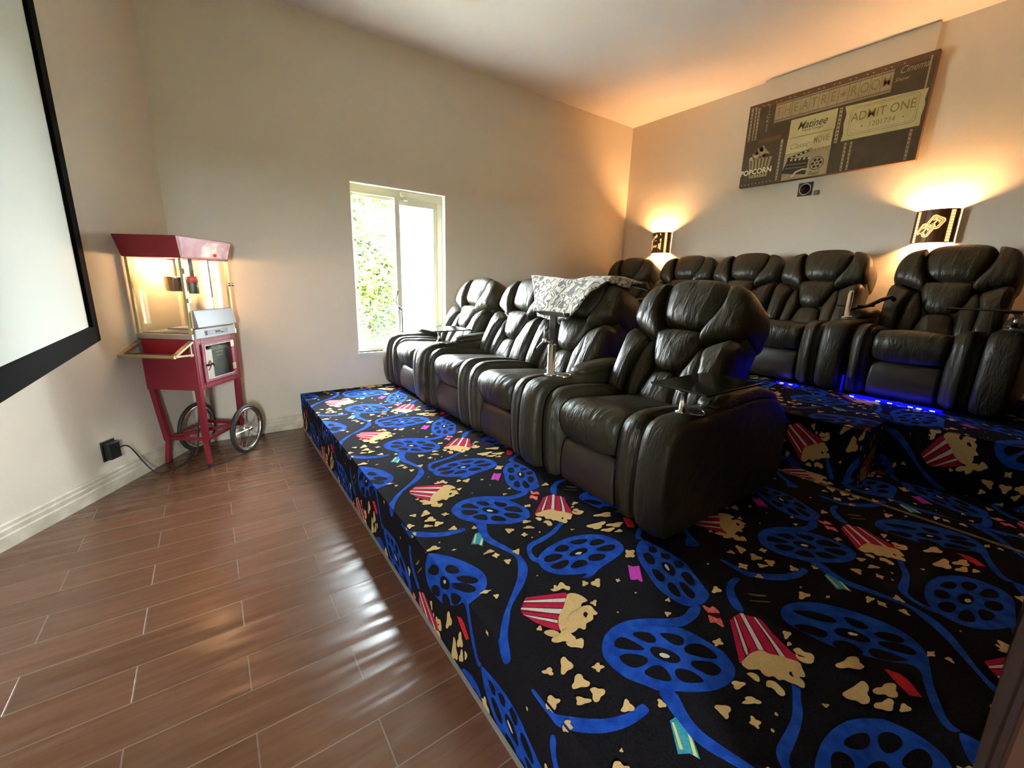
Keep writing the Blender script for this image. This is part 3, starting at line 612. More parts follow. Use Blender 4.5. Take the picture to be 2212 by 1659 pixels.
# ---------------------------------------------------------------- recliners
TH = math.radians(29); B0 = Vector((.52, 0, .385)); SD = Vector((math.sin(TH), 0, math.cos(TH))); ND = Vector((-math.cos(TH), 0, math.sin(TH)))
def bk(y, s, t): return tuple(B0 + SD * s * .945 + ND * t + Vector((0, y * .955, 0)))
HW = .3175
def mirror(pts): return [(-a, b) for a, b in pts]
def cushions(t):
    """one recliner seat without arms, front at x=0, centred on y, standing on z=0"""
    b = B(); loft(b, [(.05, .02), (.93, .02), (.99, .06), (1.0, .36), (.95, .45), (.5, .40), (.05, .30)], -HW + .01, HW - .01, .03, smooth_it=2)
    obj('base', b, M_leather_dark, t, smooth=True)
    b = B(); loft(b, [(.015, .035), (.07, .03), (.10, .05), (.10, .235), (.06, .262), (.02, .25), (.002, .15)], -.172, .172, .018, bulge=.004)
    obj('footrest', b, M_leather_dark, t, smooth=True)
    b = B(); loft(b, [(.03, .262), (.0, .30), (-.022, .36), (-.012, .425), (.05, .462), (.13, .455), (.34, .440), (.56, .415), (.58, .34), (.40, .30), (.15, .27)], -.178, .178, .03, bulge=.014)
    obj('seat_cushion', b, M_leather, t, smooth=True)
    for s in (-1, 1):
        b = B(); ya, yb = sorted((s * .176, s * (HW - .002)))
        loft(b, [(.02, .03), (.10, .03), (.50, .05), (.60, .30), (.58, .42), (.36, .47), (.14, .485), (.05, .478), (.0, .43), (-.018, .33), (-.012, .18), (.0, .07)], ya, yb, .045, bulge=.008)
        obj('seat_bolster', b, M_leather, t, smooth=True)
    # back shell
    b = B(); out = [(-.30, -.02), (.30, -.02), (.318, .20), (.322, .45), (.31, .60), (.26, .69), (.15, .72), (-.15, .72), (-.26, .69), (-.31, .60), (-.322, .45), (-.318, .20)]
    pillow(b, out, .030, lambda a, c, h: bk(a, c, h), back=.19, bs=.98)
    obj('back_shell', b, M_leather, t, smooth=True)
    head = [(-.10, .455), (.10, .455), (.145, .49), (.175, .59), (.195, .69), (.150, .752), (.0, .765), (-.150, .752), (-.195, .69), (-.175, .59), (-.145, .49)]
    b = B(); pillow(b, head, .115, lambda a, c, h: bk(a, c, h), back=.10); obj('headrest', b, M_leather, t, smooth=True)
    lum = [(-.155, .445), (.0, .455), (.155, .445), (.15, .39), (.105, .25), (.065, .195), (-.065, .195), (-.105, .25), (-.15, .39)]
    b = B(); pillow(b, lum, .105, lambda a, c, h: bk(a, c, h), back=.02); obj('lumbar_cushion', b, M_leather, t, smooth=True)
    low = [(-.075, .205), (.075, .205), (.10, .12), (.125, .0), (.12, -.03), (-.12, -.03), (-.125, .0), (-.10, .12)]
    b = B(); pillow(b, low, .075, lambda a, c, h: bk(a, c, h), back=.02); obj('lower_back_cushion', b, M_leather, t, smooth=True)
    for s in (-1, 1):
        mr = (lambda P: P) if s > 0 else mirror
        wing = [(.178, .735), (.22, .73), (.285, .70), (.325, .63), (.333, .54), (.325, .45), (.27, .43), (.19, .395), (.115, .365), (.112, .42), (.150, .49), (.180, .59), (.190, .68)]
        b = B(); pillow(b, mr(wing), .125, lambda a, c, h: bk(a, c, h), back=.19, bs=.98); obj('back_wing', b, M_leather, t, smooth=True)
        side = [(.165, .355), (.22, .395), (.322, .445), (.328, .30), (.315, .10), (.305, -.03), (.20, -.03), (.195, .08), (.20, .22)]
        b = B(); pillow(b, mr(side), .125, lambda a, c, h: bk(a, c, h), back=.10); obj('side_bolster', b, M_leather, t, smooth=True)
        wed = [(.14, .385), (.185, .36), (.205, .24), (.205, .10), (.20, -.03), (.115, -.03), (.10, .10), (.085, .20), (.115, .28)]
        b = B(); pillow(b, mr(wed), .085, lambda a, c, h: bk(a, c, h), back=.02); obj('wedge_cushion', b, M_leather, t, smooth=True)
ARM = [(.04, .02), (.5, .025), (.93, .03), (.975, .10), (.965, .32), (.90, .45), (.78, .515), (.60, .535), (.33, .515), (.15, .507), (.04, .508), (-.025, .47), (-.052, .36), (-.055, .20), (-.045, .10), (-.02, .04)]
def armrest(t, yc, wd=.145, cup=True, pad=True):
    b = B(); loft(b, ARM, yc - wd / 2 + .001, yc + wd / 2 - .001, .030, bulge=.004)
    a = obj('armrest', b, M_leather, t, smooth=True)
    if pad:
        b = B(); out = [(.30, yc - .058), (.42, yc - .066), (.78, yc - .066), (.86, yc - .04), (.86, yc + .04), (.78, yc + .066), (.42, yc + .066), (.30, yc + .058), (.27, yc)]
        def f(a_, c_, h):
            z = .517 if a_ < .33 else (.517 + (a_ - .33) / .27 * .02 if a_ < .60 else (.537 - (a_ - .60) / .3 * .065))
            return (a_, c_, z + h)
        pillow(b, out, .045, f, back=.02); obj('arm_pad', b, M_leather, a, smooth=True)
    if cup:
        b = B(); lathe(b, [(.045, .500), (.045, .514), (.041, .517), (.037, .514), (.036, .47), (.001, .468)], 28, (.20, yc, 0)); obj('cup_holder', b, M_steel, a, smooth=True)
    return a
A_ = .145
def recliner(x, y, z, arms, label, group, proto=[None]):
    if proto[0] is None:
        t = empty('recliner', (x, y, z)); cushions(t); proto[0] = t
        tag(t, label, 'recliner', group)
    else:
        t = proto[0].copy(); COL.objects.link(t); t.location = (x, y, z); tag(t, label, 'recliner', group)
        for ch in list(proto[0].children):
            if ch.name.startswith('armrest'): continue
            c = ch.copy(); COL.objects.link(c); c.parent = t
    for s, wd in arms: 
        armrest(t, s * (HW + wd / 2), wd)
    return t
G1 = 'olive black leather recliners in the front row'; G2 = 'leather recliners along the back wall'
XF = 1.345
r4 = recliner(XF, 1.280, ZP, [(-1, A_), (1, A_)], 'front-row leather recliner nearest the camera, with the black tray over its arm', G1)
r3 = recliner(XF, 2.060, ZP, [], 'front-row leather recliner with the patterned blanket over its headrest', G1)
r2 = recliner(XF, 2.697, ZP, [], 'front-row leather recliner between the blanket seat and the seat by the window', G1)
r1 = recliner(XF, 3.477, ZP, [(-1, A_), (1, A_)], 'front-row leather recliner farthest from the camera, beside the window', G1)
XR = 3.53
e = recliner(XR, .685, ZP2, [(-1, A_), (1, A_)], 'back-row recliner at the right edge with blue light glowing along its base', G2)
recliner(XR, 1.465, ZP2, [], 'back-row recliner just left of the open gap in the row, behind the nearest front seat', G2)
recliner(XR, 2.100, ZP2, [], 'middle back-row recliner of the three joined seats under the wall picture', G2)
recliner(XR, 2.735, ZP2, [(1, .115)], 'back-row recliner just right of the small corner sconce', G2)
recliner(XR, 3.503, ZP2, [(1, A_)], 'back-row recliner in the far corner, left of the small sconce', G2)

# blue base lights
M_led = mat('blue_led', (0, 0, .05), .5, emit=(0.0, 0.0, 1.0, .5)); M_ledw = mat('blue_white_led', (0, 0, .1), .5, emit=(.2, .3, 1.0, .2))
def led(name, x0, x1, y0, y1, z0, z1, dots, label):
    b = B(); box(b, x0, x1, y0, y1, z0, z1, 0)
    o = obj(name, b, [M_led], bevel=.001); tag(o, label, 'led light', 'blue base lights of the back row')
    b = B()
    for y in dots: box(b, x0 - .004, x0 - .0005, y - .012, y + .012, z0 + .002, z0 + .008)
    obj('diode', b, M_ledw, o)
led('led_strip', XR - .035, XR - .02, .46, .915, ZP2 + .004, ZP2 + .022, (.50, .56, .60, .70, .76, .90), 'long glowing blue light strip on the carpet under the right back-row recliner')
led('led_strip', XR - .03, XR - .018, 1.23, 1.38, ZP2 + .004, ZP2 + .012, (1.28, 1.34), 'short glowing blue light strip under the back-row recliner left of the gap')
led('led_strip', XR - .035, XR - .025, .968, .974, ZP2 + .03, ZP2 + .14, (), 'upright glowing sliver standing in for blue light leaking between two back-row recliners')  # glowing box put in for light leaking between the arms, no strip here
for (y, sy, en) in ((.69, .44, .008), (1.30, .15, .003)):
    l = lamp('led_light', 'AREA', (XR - .05, y, ZP2 + .03), en, (.05, .08, 1), (.03, sy), (0, math.radians(-60), 0))

# ---------------------------------------------------------------- trays and holders on the arms
M_tray = mat('black_gloss_tray', (.006, .006, .005), .15, spec=.6)
def swivel_tray(x, y, z, h, ax0, ax1, ay0, ay1, label):
    t = empty('swivel_tray', (x, y, z), 0, label, 'tray', 'swivel trays plugged into the arms')
    b = B(); lathe(b, [(.026, 0), (.026, .006), (.013, .010), (.0125, h - .008), (.02, h - .002), (.02, h)], 20); obj('post', b, M_chrome, t, smooth=True)
    b = B(); beam(b, (0, 0, h + .006), ((ax0 + ax1) / 2 - x, (ay0 + ay1) / 2 - y, h + .006), .05, .010); obj('support_arm', b, M_black, t, bevel=.002)
    b = B(); c = .006; X0, X1, Y0_, Y1_ = ax0 - x, ax1 - x, ay0 - y, ay1 - y
    prism(b, [(X0 + c, Y0_), (X1 - c, Y0_), (X1, Y0_ + c), (X1, Y1_ - c), (X1 - c, Y1_), (X0 + c, Y1_), (X0, Y1_ - c), (X0, Y0_ + c)], .009, 'z', h + .012)
    obj('tray_top', b, M_tray, t, bevel=.003); return t
a4, a3, a2, a1 = .891, 1.671, 3.087, 3.867
swivel_tray(XF + .12, a4, ZP + .521, .085, XF + .065, XF + .47, .765, 1.012, 'black square swivel tray over the arm of the nearest front-row recliner')
swivel_tray(XF + .14, a2, ZP + .521, .075, XF + .05, XF + .40, 3.00, 3.33, 'black swivel tray on the arm beside the window-side recliner, catching daylight')
swivel_tray(XR + .14, .295, ZP2 + .521, .08, XR + .02, XR + .32, .10, .565, 'black swivel tray over the outer arm of the right back-row recliner')
# tablet clamp on the arm in the middle of the front row
t = empty('tablet_holder', (XF + .11, a3, ZP + .521), 0, 'tall black tablet holder clamp on a chrome post in the middle of the front row', 'holder')
b = B(); lathe(b, [(.034, 0), (.034, .008), (.021, .010), (.021, .165), (.017, .168), (.001, .168)], 24); obj('post', b, M_chrome, t, smooth=True)
b = B(); box(b, -.006, .006, -.024, .024, .19, .315); lathe(b, [(.010, .165), (.010, .195)], 12); obj('upright_plate', b, M_black, t, bevel=.002)
b = B(); box(b, -.010, .010, -.11, .11, .315, .337); obj('clamp_bar', b, M_black, t, bevel=.003)
for s in (-1, 1):
    b = B(); tube(b, [(-.008, s * .105, .325), (-.03, s * .112, .332), (-.034, s * .112, .35)], .005, 8); obj('clamp_hook', b, M_chrome, t, smooth=True)
b = B(); tube(b, [(-.01, .01, .178), (-.015, .05, .182), (-.02, .10, .135)], .0045, 8); tube(b, [(-.015, .05, .182), (-.012, .052, .262)], .0045, 8)
lathe(b, [(.012, -.008), (.012, .010)], 12, (-.015, .045, .182), 'x'); obj('tightening_lever', b, M_steel, t, smooth=True)
# holder by the window
t = empty('phone_holder', (XF + .13, a1, ZP + .521), 0, 'thin dark phone holder with an open claw, standing before the window', 'holder')
b = B(); lathe(b, [(.024, 0), (.024, .006), (.009, .009), (.008, .22), (.001, .222)], 14); obj('post', b, M_black, t, smooth=True)
b = B(); tube(b, [(0, 0, .205), (-.02, .06, .235), (-.02, .10, .26)], .011, 10); obj('ball_arm', b, M_black, t, smooth=True)
b = B(); tube(b, [(-.02, .03, .38), (-.02, .10, .28), (-.02, .19, .21)], .006, 8); tube(b, [(-.02, .06, .25), (-.02, .16, .34)], .006, 8)
tube(b, [(-.02, .03, .38), (-.04, .02, .37)], .005, 6); tube(b, [(-.02, .19, .21), (-.04, .20, .20)], .005, 6); obj('claw', b, M_black, t, smooth=True)
# post and bent arm between two back-row seats
t = empty('cup_post_holder', (XR + .14, 1.075, ZP2 + .521), 0, 'pale upright post with a bent black arm in the gap of the back row', 'holder')
b = B(); lathe(b, [(.03, 0), (.03, .006), (.0165, .008), (.0165, .165), (.012, .170), (.012, .185), (.001, .186)], 20); obj('post', b, M_chrome, t, smooth=True)
b = B(); tube(b, [(.0, 0, .05), (.08, -.02, .07), (.16, -.01, .07), (.24, -.05, .085), (.27, -.11, .13), (.30, -.15, .15), (.34, -.16, .13)], .014, 10); obj('bent_arm', b, M_black, t, smooth=True)
b = B(); box(b, .10, .34, -.06, .10, .075, .09); obj('small_tray', b, M_tray, t, bevel=.004)

# ---------------------------------------------------------------- blanket
def blanket_material():
    m = bpy.data.materials.new('scroll_print_fleece'); m.use_nodes = True; n = m.node_tree.nodes; l = m.node_tree.links; b = n['Principled BSDF']
    tc = n.new('ShaderNodeTexCoord'); ns = n.new('ShaderNodeTexNoise'); ns.inputs['Scale'].default_value = 15; ns.inputs['Detail'].default_value = .6; ns.inputs['Distortion'].default_value = 1.1
    l.new(tc.outputs['Object'], ns.inputs['Vector'])
    mu = n.new('ShaderNodeMath'); mu.operation = 'MULTIPLY'; mu.inputs[1].default_value = 4.0; l.new(ns.outputs['Fac'], mu.inputs[0])
    fr = n.new('ShaderNodeMath'); fr.operation = 'PINGPONG'; fr.inputs[1].default_value = .5; l.new(mu.outputs[0], fr.inputs[0])
    r = n.new('ShaderNodeValToRGB'); e0, e1 = r.color_ramp.elements; e0.position = .19; e0.color = (.030, .018, .013, 1); e1.position = .25; e1.color = (.36, .32, .245, 1)
    l.new(fr.outputs[0], r.inputs['Fac']); l.new(r.outputs['Color'], b.inputs['Base Color']); b.inputs['Roughness'].default_value = .95; b.inputs['Sheen Weight'].default_value = .3
    return m
TOP = [(2.06, 2.651, 1.366), (2.06, 2.471, 1.357), (2.05, 2.28, 1.338), (2.06, 2.138, 1.349), (2.1, 2.02, 1.366), (2.15, 1.905, 1.368), (2.2, 1.781, 1.33)]
BOT = [(1.9, 2.351, 1.077), (1.87, 2.174, 1.073), (1.87, 2.028, 1.085), (1.9, 1.948, 1.178), (1.96, 1.916, 1.274), (2.05, 1.862, 1.334), (2.14, 1.75, 1.298)]
def samp(P, t):
    t *= len(P) - 1; i = min(int(t), len(P) - 2); f = t - i; f = f * f * (3 - 2 * f) * .5 + f * .5
    return Vector(P[i]).lerp(Vector(P[i + 1]), f)
b = B(); NU, NV = 44, 20; g = []
for i in range(NU + 1):
    row = []
    for j in range(NV + 3):
        s = i / NU
        if j <= NV:
            v = j / NV; p = samp(TOP, s).lerp(samp(BOT, s), v)
            p.x += .008 * math.sin(s * 14 + v * 4) * (1 - s * .8) - .012 * math.sin(PI * v); p.z += .006 * math.sin(s * 23 + v * 7) * (1 - s)
        row.append(p)
    back = samp(TOP, s) + Vector((.10, 0, .0)); back2 = back + Vector((.09, 0, -.05))
    row = [back2, back] + row[:NV + 1]
    g.append([b.verts.new(q) for q in row])
for i in range(NU):
    for j in range(len(g[0]) - 1): b.faces.new((g[i][j], g[i + 1][j], g[i + 1][j + 1], g[i][j + 1]))
o = obj('throw_blanket', b, blanket_material(), smooth=True); tag(o, 'cream and brown scroll-print blanket draped over a front-row headrest', 'blanket')
md = o.modifiers.new('thick', 'SOLIDIFY'); md.thickness = .010
# ---------------------------------------------------------------- projection screen
M_scr = mat('screen_fabric', (.50, .51, .46), .9, spec=.1)
sx, sy0, sy1, sz0, sz1 = -.525, .20, 3.29, .920, 2.80
t = empty('projection_screen', (sx - .02, (sy0 + sy1) / 2, sz0), 0, 'large grey-white projection screen with a wide black frame on the left', 'projection screen')
def sl(bm, x0, x1, y0, y1, z0, z1): return box(bm, x0 - t.location.x, x1 - t.location.x, y0 - t.location.y, y1 - t.location.y, z0 - sz0, z1 - sz0)
b = B(); sl(b, sx - .04, sx, sy0, sy1, sz0, sz0 + .088); sl(b, sx - .04, sx, sy0, sy1, sz1 - .088, sz1); sl(b, sx - .04, sx, sy1 - .125, sy1, sz0 + .088, sz1 - .088); sl(b, sx - .04, sx, sy0, sy0 + .125, sz0 + .088, sz1 - .088)
obj('screen_frame', b, M_matblack, t, bevel=.003)
b = B(); sl(b, sx - .03, sx - .018, sy0 + .11, sy1 - .115, sz0 + .075, sz1 - .075); obj('screen_surface', b, M_scr, t)
b = B()
for y in (1.0, 1.9): sl(b, XL + .002, sx - .042, y - .03, y + .03, 2.2, 2.26)
obj('wall_bracket', b, M_black, t)

# ---------------------------------------------------------------- outlet and cord
DN = Vector((-DCH.y, DCH.x)); DN = DN if DN.x > 0 else -DN       # into the room
def onwall(s, z, off): # s metres from the corner along the angled wall
    p = Vector((CHX, CHY)) + DCH * s + DN * off; return Vector((p.x, p.y, z))
ang = math.atan2(DCH.y, DCH.x)
so = (Vector((-.598, 3.325)) - Vector((CHX, CHY))).length
t = empty('wall_outlet', onwall(so, .255, .001), ang, 'black wall outlet with a plug, low on the left wall', 'outlet')
sgn = 1 if (Matrix.Rotation(ang, 3, 'Z') @ Vector((0, 1, 0))).xy.dot(DN) > 0 else -1
b = B(); box(b, -.045, .045, 0, sgn * .008, -.062, .062); obj('face_plate', b, M_black, t, bevel=.002)
b = B(); box(b, -.036, .036, sgn * .0085, sgn * .045, -.052, .050); obj('plug_adapter', b, M_black, t, bevel=.004)
b = B(); p0 = onwall(so - .03, .262, .048)
pts = [p0, p0 + Vector((.03, .0, .004)), Vector((-.50, 3.42, .20)), Vector((-.45, 3.43, .08)), Vector((-.40, 3.43, .012)), Vector((-.33, 3.47, .008)), Vector((-.24, 3.60, .008)), Vector((-.19, 3.63, .06)), Vector((-.16, 3.64, .25)), Vector((-.11, 3.66, .56))]
cv = []
for i in range(len(pts) - 1):
    a = pts[max(i - 1, 0)]; p1_ = pts[i]; p2_ = pts[i + 1]; d = pts[min(i + 2, len(pts) - 1)]
    for k in range(6):
        u = k / 6; cv.append(.5 * ((2 * p1_) + (p2_ - a) * u + (2 * a - 5 * p1_ + 4 * p2_ - d) * u * u + (3 * p1_ - a - 3 * p2_ + d) * u ** 3))
cv.append(pts[-1]); tube(b, cv, .0045, 8)
tag(obj('power_cord', b, M_black, smooth=True), 'thin dark power cord running from the outlet to the red cart', 'cord')

# ---------------------------------------------------------------- popcorn cart
M_red = mat('cart_red_paint', (.20, .009, .020), .42, noise=(4, (.25, .014, .028)), bump=(60, .08, .002))
M_redp = mat('scuffed_pink_red_panel', (.30, .035, .060), .4, noise=(9, (.40, .15, .18), 6))
M_brass = mat('pale_brass', (.62, .54, .30), .35, metal=.7)
M_alu = mat('cart_aluminium', (.26, .27, .29), .55, metal=.2)
M_cg = glass_mat('cart_glass', (.96, .97, .95))
CA = math.radians(-37); RZ = Matrix.Rotation(CA, 3, 'Z')
Lw, Ld = .18, .21
org = Vector((-.115, 3.395, 0)) - RZ @ Vector((Lw, -Ld, 0))
t = empty('popcorn_cart', org, CA, 'old-fashioned red popcorn cart with lit glass cabinet and two spoked wheels', 'popcorn cart')
def cpart(name, m, fn, **k):
    bm = B(); fn(bm); return obj(name, bm, m, k.pop('parent', t), **k)
IN = .022
for sx_, sy_ in ((-1, -1), (1, -1)):
    def leg(bm):
        beam(bm, (sx_ * (Lw - .02), sy_ * (Ld - .02), .56), (sx_ * (Lw - .045), sy_ * (Ld - .045), .17), .034, up=(0, 1, 0))
        beam(bm, (sx_ * (Lw - .045) - sx_ * .008, sy_ * (Ld - .045), .21), (sx_ * (Lw - .03), sy_ * (Ld - .03), .012), .026, up=(0, 1, 0))
    l = cpart('leg', M_red, leg, bevel=.003)
    b = B(); lathe(b, [(.012, 0), (.014, .004), (.014, .014), (.010, .016)], 14, (sx_ * (Lw - .03), sy_ * (Ld - .03), 0)); obj('rubber_foot', b, M_black, l, smooth=True)
for sx_ in (-1, 1):
    cpart('leg', M_red, lambda bm: beam(bm, (sx_ * (Lw - .02), Ld - .02, .56), (sx_ * (Lw - .03), Ld - .02, .17), .034, up=(0, 1, 0)), bevel=.003)
def braces(bm):
    f = Lw - .045; g = Ld - .045
    for a, c in (((-f, -g, .185), (f, -g, .185)), ((f, -g, .18), (f, g, .19)), ((-f, -g, .18), (-f, g, .19)), ((-f, g, .20), (f, g, .20)), ((-f, -g, .19), (f, g, .19))):
        beam(bm, a, c, .022)
cpart('cross_brace', M_red, braces, bevel=.002)
cpart('axle', M_steel, lambda bm: tube(bm, [(-.145, .088, .1825), (.29, .088, .1825)], .008, 10))
for s in (-1, 1):
    cx = .262 if s > 0 else -.12; cy = .088
    wbm = B(); torus(wbm, .168, .0145, 48, 10, (cx, cy, .1825), 'x'); wh = obj('wheel', wbm, mat('dark_rubber_tyre', (.03, .028, .025), .6), t, smooth=True)
    wh.name = 'wheel'
    b = B(); torus(b, .153, .010, 48, 8, (cx, cy, .1825), 'x', flat=1.5); obj('rim', b, M_chrome, wh, smooth=True)
    b = B()
    for k in range(20):
        a = 2 * PI * k / 20; e_ = .018 if k % 2 else -.018; a2_ = a + .35 * (1 if k % 4 < 2 else -1)
        tube(b, [(cx + e_, cy + .012 * math.cos(a), .1825 + .012 * math.sin(a)), (cx, cy + .151 * math.cos(a2_), .1825 + .151 * math.sin(a2_))], .0013, 5)
    obj('spokes', b, M_steel, wh)
    b = B(); lathe(b, [(.012, -.03), (.017, -.026), (.017, -.018), (.011, -.014), (.011, .014), (.017, .018), (.017, .026), (.012, .034), (.006, .040)], 16, (cx, cy, .1825), 'x'); obj('hub', b, M_chrome, wh, smooth=True)
# red lower cabinet, open on the operator side (+x) behind the small door
ZB0, ZB1 = .545, .885
def cab(bm):
    q = .012
    box(bm, -Lw, Lw, -Ld, -Ld + q, ZB0, ZB1); box(bm, -Lw, Lw, Ld - q, Ld, ZB0, ZB1); box(bm, -Lw, -Lw + q, -Ld + q, Ld - q, ZB0, ZB1)
    box(bm, -Lw + q, Lw - q, -Ld + q, Ld - q, ZB0, ZB0 + q); box(bm, -Lw + q, Lw - q, -Ld + q, Ld - q, ZB1 - q, ZB1)
    box(bm, Lw - q, Lw, -Ld + q, -.145, ZB0, ZB1); box(bm, Lw - q, Lw, .15, Ld - q, ZB0, ZB1); box(bm, Lw - q, Lw, -.145, .15, ZB0, .60); box(bm, Lw - q, Lw, -.145, .15, .845, ZB1)
cpart('cabinet_body', M_red, cab, bevel=.003)
def dr(bm):
    x0, x1 = Lw + .001, Lw + .009
    for a in ((-.150, -.128, .59, .85), (.133, .155, .59, .85), (-.128, .133, .59, .608), (-.128, .133, .838, .85)): box(bm, x0, x1, *a)
dd = cpart('cabinet_door', M_redp, dr, bevel=.002)
b = B()
for a in ((-.1285, -.124, .608, .838), (-.124, .133, .608, .612), (-.124, .133, .834, .838)): box(b, Lw + .0092, Lw + .012, *a)
obj('door_bead', b, M_white, dd)
b = B(); box(b, Lw + .003, Lw + .006, -.127, .132, .609, .837); obj('door_glass', b, M_cg, dd)
b = B(); box(b, Lw + .009, Lw + .03, -.135, -.118, .70, .712); tube(b, [(Lw + .028, -.126, .708), (Lw + .034, -.105, .714), (Lw + .03, -.09, .700)], .006, 8); obj('latch', b, M_black, dd)
for z in (.82, .655):
    b = B(); box(b, Lw + .0095, Lw + .016, .118, .150, z - .022, z + .022); obj('hinge', b, M_brass, dd, bevel=.002)
# scuff lines around the operator side
b = B(); box(b, Lw + .0005, Lw + .0015, -.19, -.186, .56, .87); box(b, Lw + .0005, Lw + .0015, -.186, .19, .863, .866); box(b, Lw + .0005, Lw + .0015, -.186, .19, .565, .568)
obj('panel_scuffs', b, M_redp, t)
# glass cabinet
ZG0, ZG1 = .885, 1.395
cpart('steel_deck', M_steel, lambda bm: box(bm, -Lw - .004, Lw + .004, -Ld - .004, Ld + .004, ZG0 + .0005, ZG0 + .035), bevel=.003)
b = B(); prism(b, [(-.16, -.19), (.165, -.19), (.165, .19), (-.16, .19)], .004, 'z', ZG0 + .037); box(b, -.13, .16, -.03, .16, ZG0 + .041, ZG0 + .052); obj('old_maid_tray', b, M_alu, t)
for sx_ in (-1, 1):
    for sy_ in (-1, 1):
        cpart('corner_post', M_brass, lambda bm: box(bm, *sorted((sx_ * Lw, sx_ * (Lw - .018))), *sorted((sy_ * Ld, sy_ * (Ld - .018))), ZG0 + .036, ZG1), bevel=.002)
cpart('glass_panel', M_cg, lambda bm: box(bm, -Lw + .019, Lw - .019, -Ld + .006, -Ld + .009, ZG0 + .037, ZG1))
cpart('glass_panel', M_cg, lambda bm: box(bm, -Lw + .019, Lw - .019, Ld - .009, Ld - .006, ZG0 + .037, ZG1))
cpart('glass_panel', M_cg, lambda bm: box(bm, -Lw + .006, -Lw + .009, -Ld + .019, Ld - .019, ZG0 + .037, ZG1))
gd = cpart('glass_door', M_cg, lambda bm: box(bm, Lw - .004, Lw - .001, -Ld + .019, Ld - .019, 1.075, ZG1 - .004))
b = B(); box(b, Lw + .0005, Lw + .010, -Ld + .004, -Ld + .026, 1.30, 1.335); box(b, Lw + .0005, Lw + .010, -Ld + .004, -Ld + .026, 1.12, 1.15); obj('door_hinge', b, M_brass, gd, bevel=.002)
b = B(); lathe(b, [(.014, 0), (.014, .006), (.006, .008), (.006, .02), (.012, .024), (.012, .034), (.004, .038)], 14, (Lw, Ld - .012, 1.235), 'x'); obj('door_knob', b, M_chrome, gd, smooth=True)
# tilting bin door
def flap(bm):
    prism(bm, [(Lw + .002, .955), (Lw + .034, .962), (Lw + .012, 1.07), (Lw + .002, 1.075)], .372, 'y', -.186)
fb = cpart('bin_door', M_alu, flap, bevel=.003)
b = B(); box(b, Lw + .002, Lw + .012, -.19, .19, .890, .950); obj('bin_sill', b, mat('white_enamel', (.42, .43, .43), .5), t, bevel=.002)
b = B(); box(b, Lw + .012, Lw + .020, -.10, .10, .905, .935); tube(b, [(Lw + .02, -.02, .922), (Lw + .034, .0, .926), (Lw + .034, .03, .920), (Lw + .02, .045, .915)], .006, 8); obj('bin_latch', b, M_alu, t)
# kettle hanging from the roof
b = B(); lathe(b, [(.0, 1.185), (.055, 1.186), (.066, 1.195), (.068, 1.27), (.072, 1.276), (.066, 1.280), (.02, 1.285), (.0, 1.285)], 28, (-.02, -.02, 0)); kt = obj('kettle', b, mat('kettle_steel', (.55, .42, .30), .2, metal=1), t, smooth=True)
b = B(); tube(b, [(-.02, -.02, 1.285), (-.02, -.02, 1.40)], .008, 8); tube(b, [(.05, -.02, 1.25), (.075, -.03, 1.25), (.092, -.05, 1.25)], .006, 8); box(b, -.05, .01, -.045, .005, 1.385, 1.398); obj('kettle_hanger', b, M_steel, kt)
b = B(); lathe(b, [(.026, 1.175), (.028, 1.18), (.028, 1.245), (.026, 1.25)], 20, (.12, -.06, 0), mi=0); lathe(b, [(.0285, 1.246), (.0285, 1.28), (.024, 1.288)], 20, (.12, -.06, 0), mi=1); obj('motor_housing', b, [M_black, mat('red_collar', (.6, .02, .02), .3)], t, smooth=True)
b = B(); tube(b, [(.12, -.06, 1.288), (.12, -.06, 1.40)], .012, 10); tube(b, [(.155, .05, 1.15), (.155, .05, 1.395)], .005, 8); obj('motor_conduit', b, mat('grey_conduit', (.22, .22, .23), .5, metal=.3), t, smooth=True)
b = B(); box(b, -.12, .12, .12, .15, 1.255, 1.262); obj('steel_shelf_lip', b, M_steel, t)
# flared roof
ZR0, ZR1, FL_ = ZG1, 1.525, .072
def roof(bm):
    lo = [(-Lw - .004, -Ld - .004), (Lw + .004, -Ld - .004), (Lw + .004, Ld + .004), (-Lw - .004, Ld + .004)]
    hi = [(-Lw - FL_ - .02, -Ld - FL_ + .02), (Lw + .03, -Ld - FL_ + .02), (Lw + .03, Ld + .03), (-Lw - FL_ - .02, Ld + .03)]
    v = [bm.verts.new((*p, ZR0 + .001)) for p in lo]; u = [bm.verts.new((*p, ZR1)) for p in hi]
    for i in range(4): bm.faces.new((v[i], v[(i + 1) % 4], u[(i + 1) % 4], u[i]))
    bm.faces.new(v[::-1]); bm.faces.new(u)
cpart('roof', M_red, roof, bevel=.003)
b = B()
def side(a, z): # point on the operator-side flare
    k = (z - ZR0) / (ZR1 - ZR0); return (Lw + .0055 + .026 * k, a, z)
poly(b, [side(-.20, ZR0 + .012), side(.205, ZR0 + .012), side(.225, ZR1 - .006), side(-.235, ZR1 - .006)])
cp = obj('control_panel', b, M_redp, t)
b = B(); poly(b, [side(-.05, ZR0 + .018), side(.20, ZR0 + .016), side(.22, ZR1 - .01), side(.0, ZR1 - .02), side(-.045, ZR1 - .05)], fn=lambda x, y, z: (x + .0008, y, z)); obj('label_plate', b, mat('scratched_clear_label', (.70, .48, .46), .4, noise=(18, (.50, .16, .20), 6)), cp)
for y_, em in ((.01, 9.0), (.075, 0.0)):
    b = B(); lathe(b, [(.011, 0), (.011, .006), (.006, .010), (.001, .011)], 16, (Lw + .013, y_, 1.428), 'x'); obj('switch', b, mat('switch_red', (.5, .01, .01), .3, emit=(1, .12, .05, em) if em else None), cp, smooth=True)
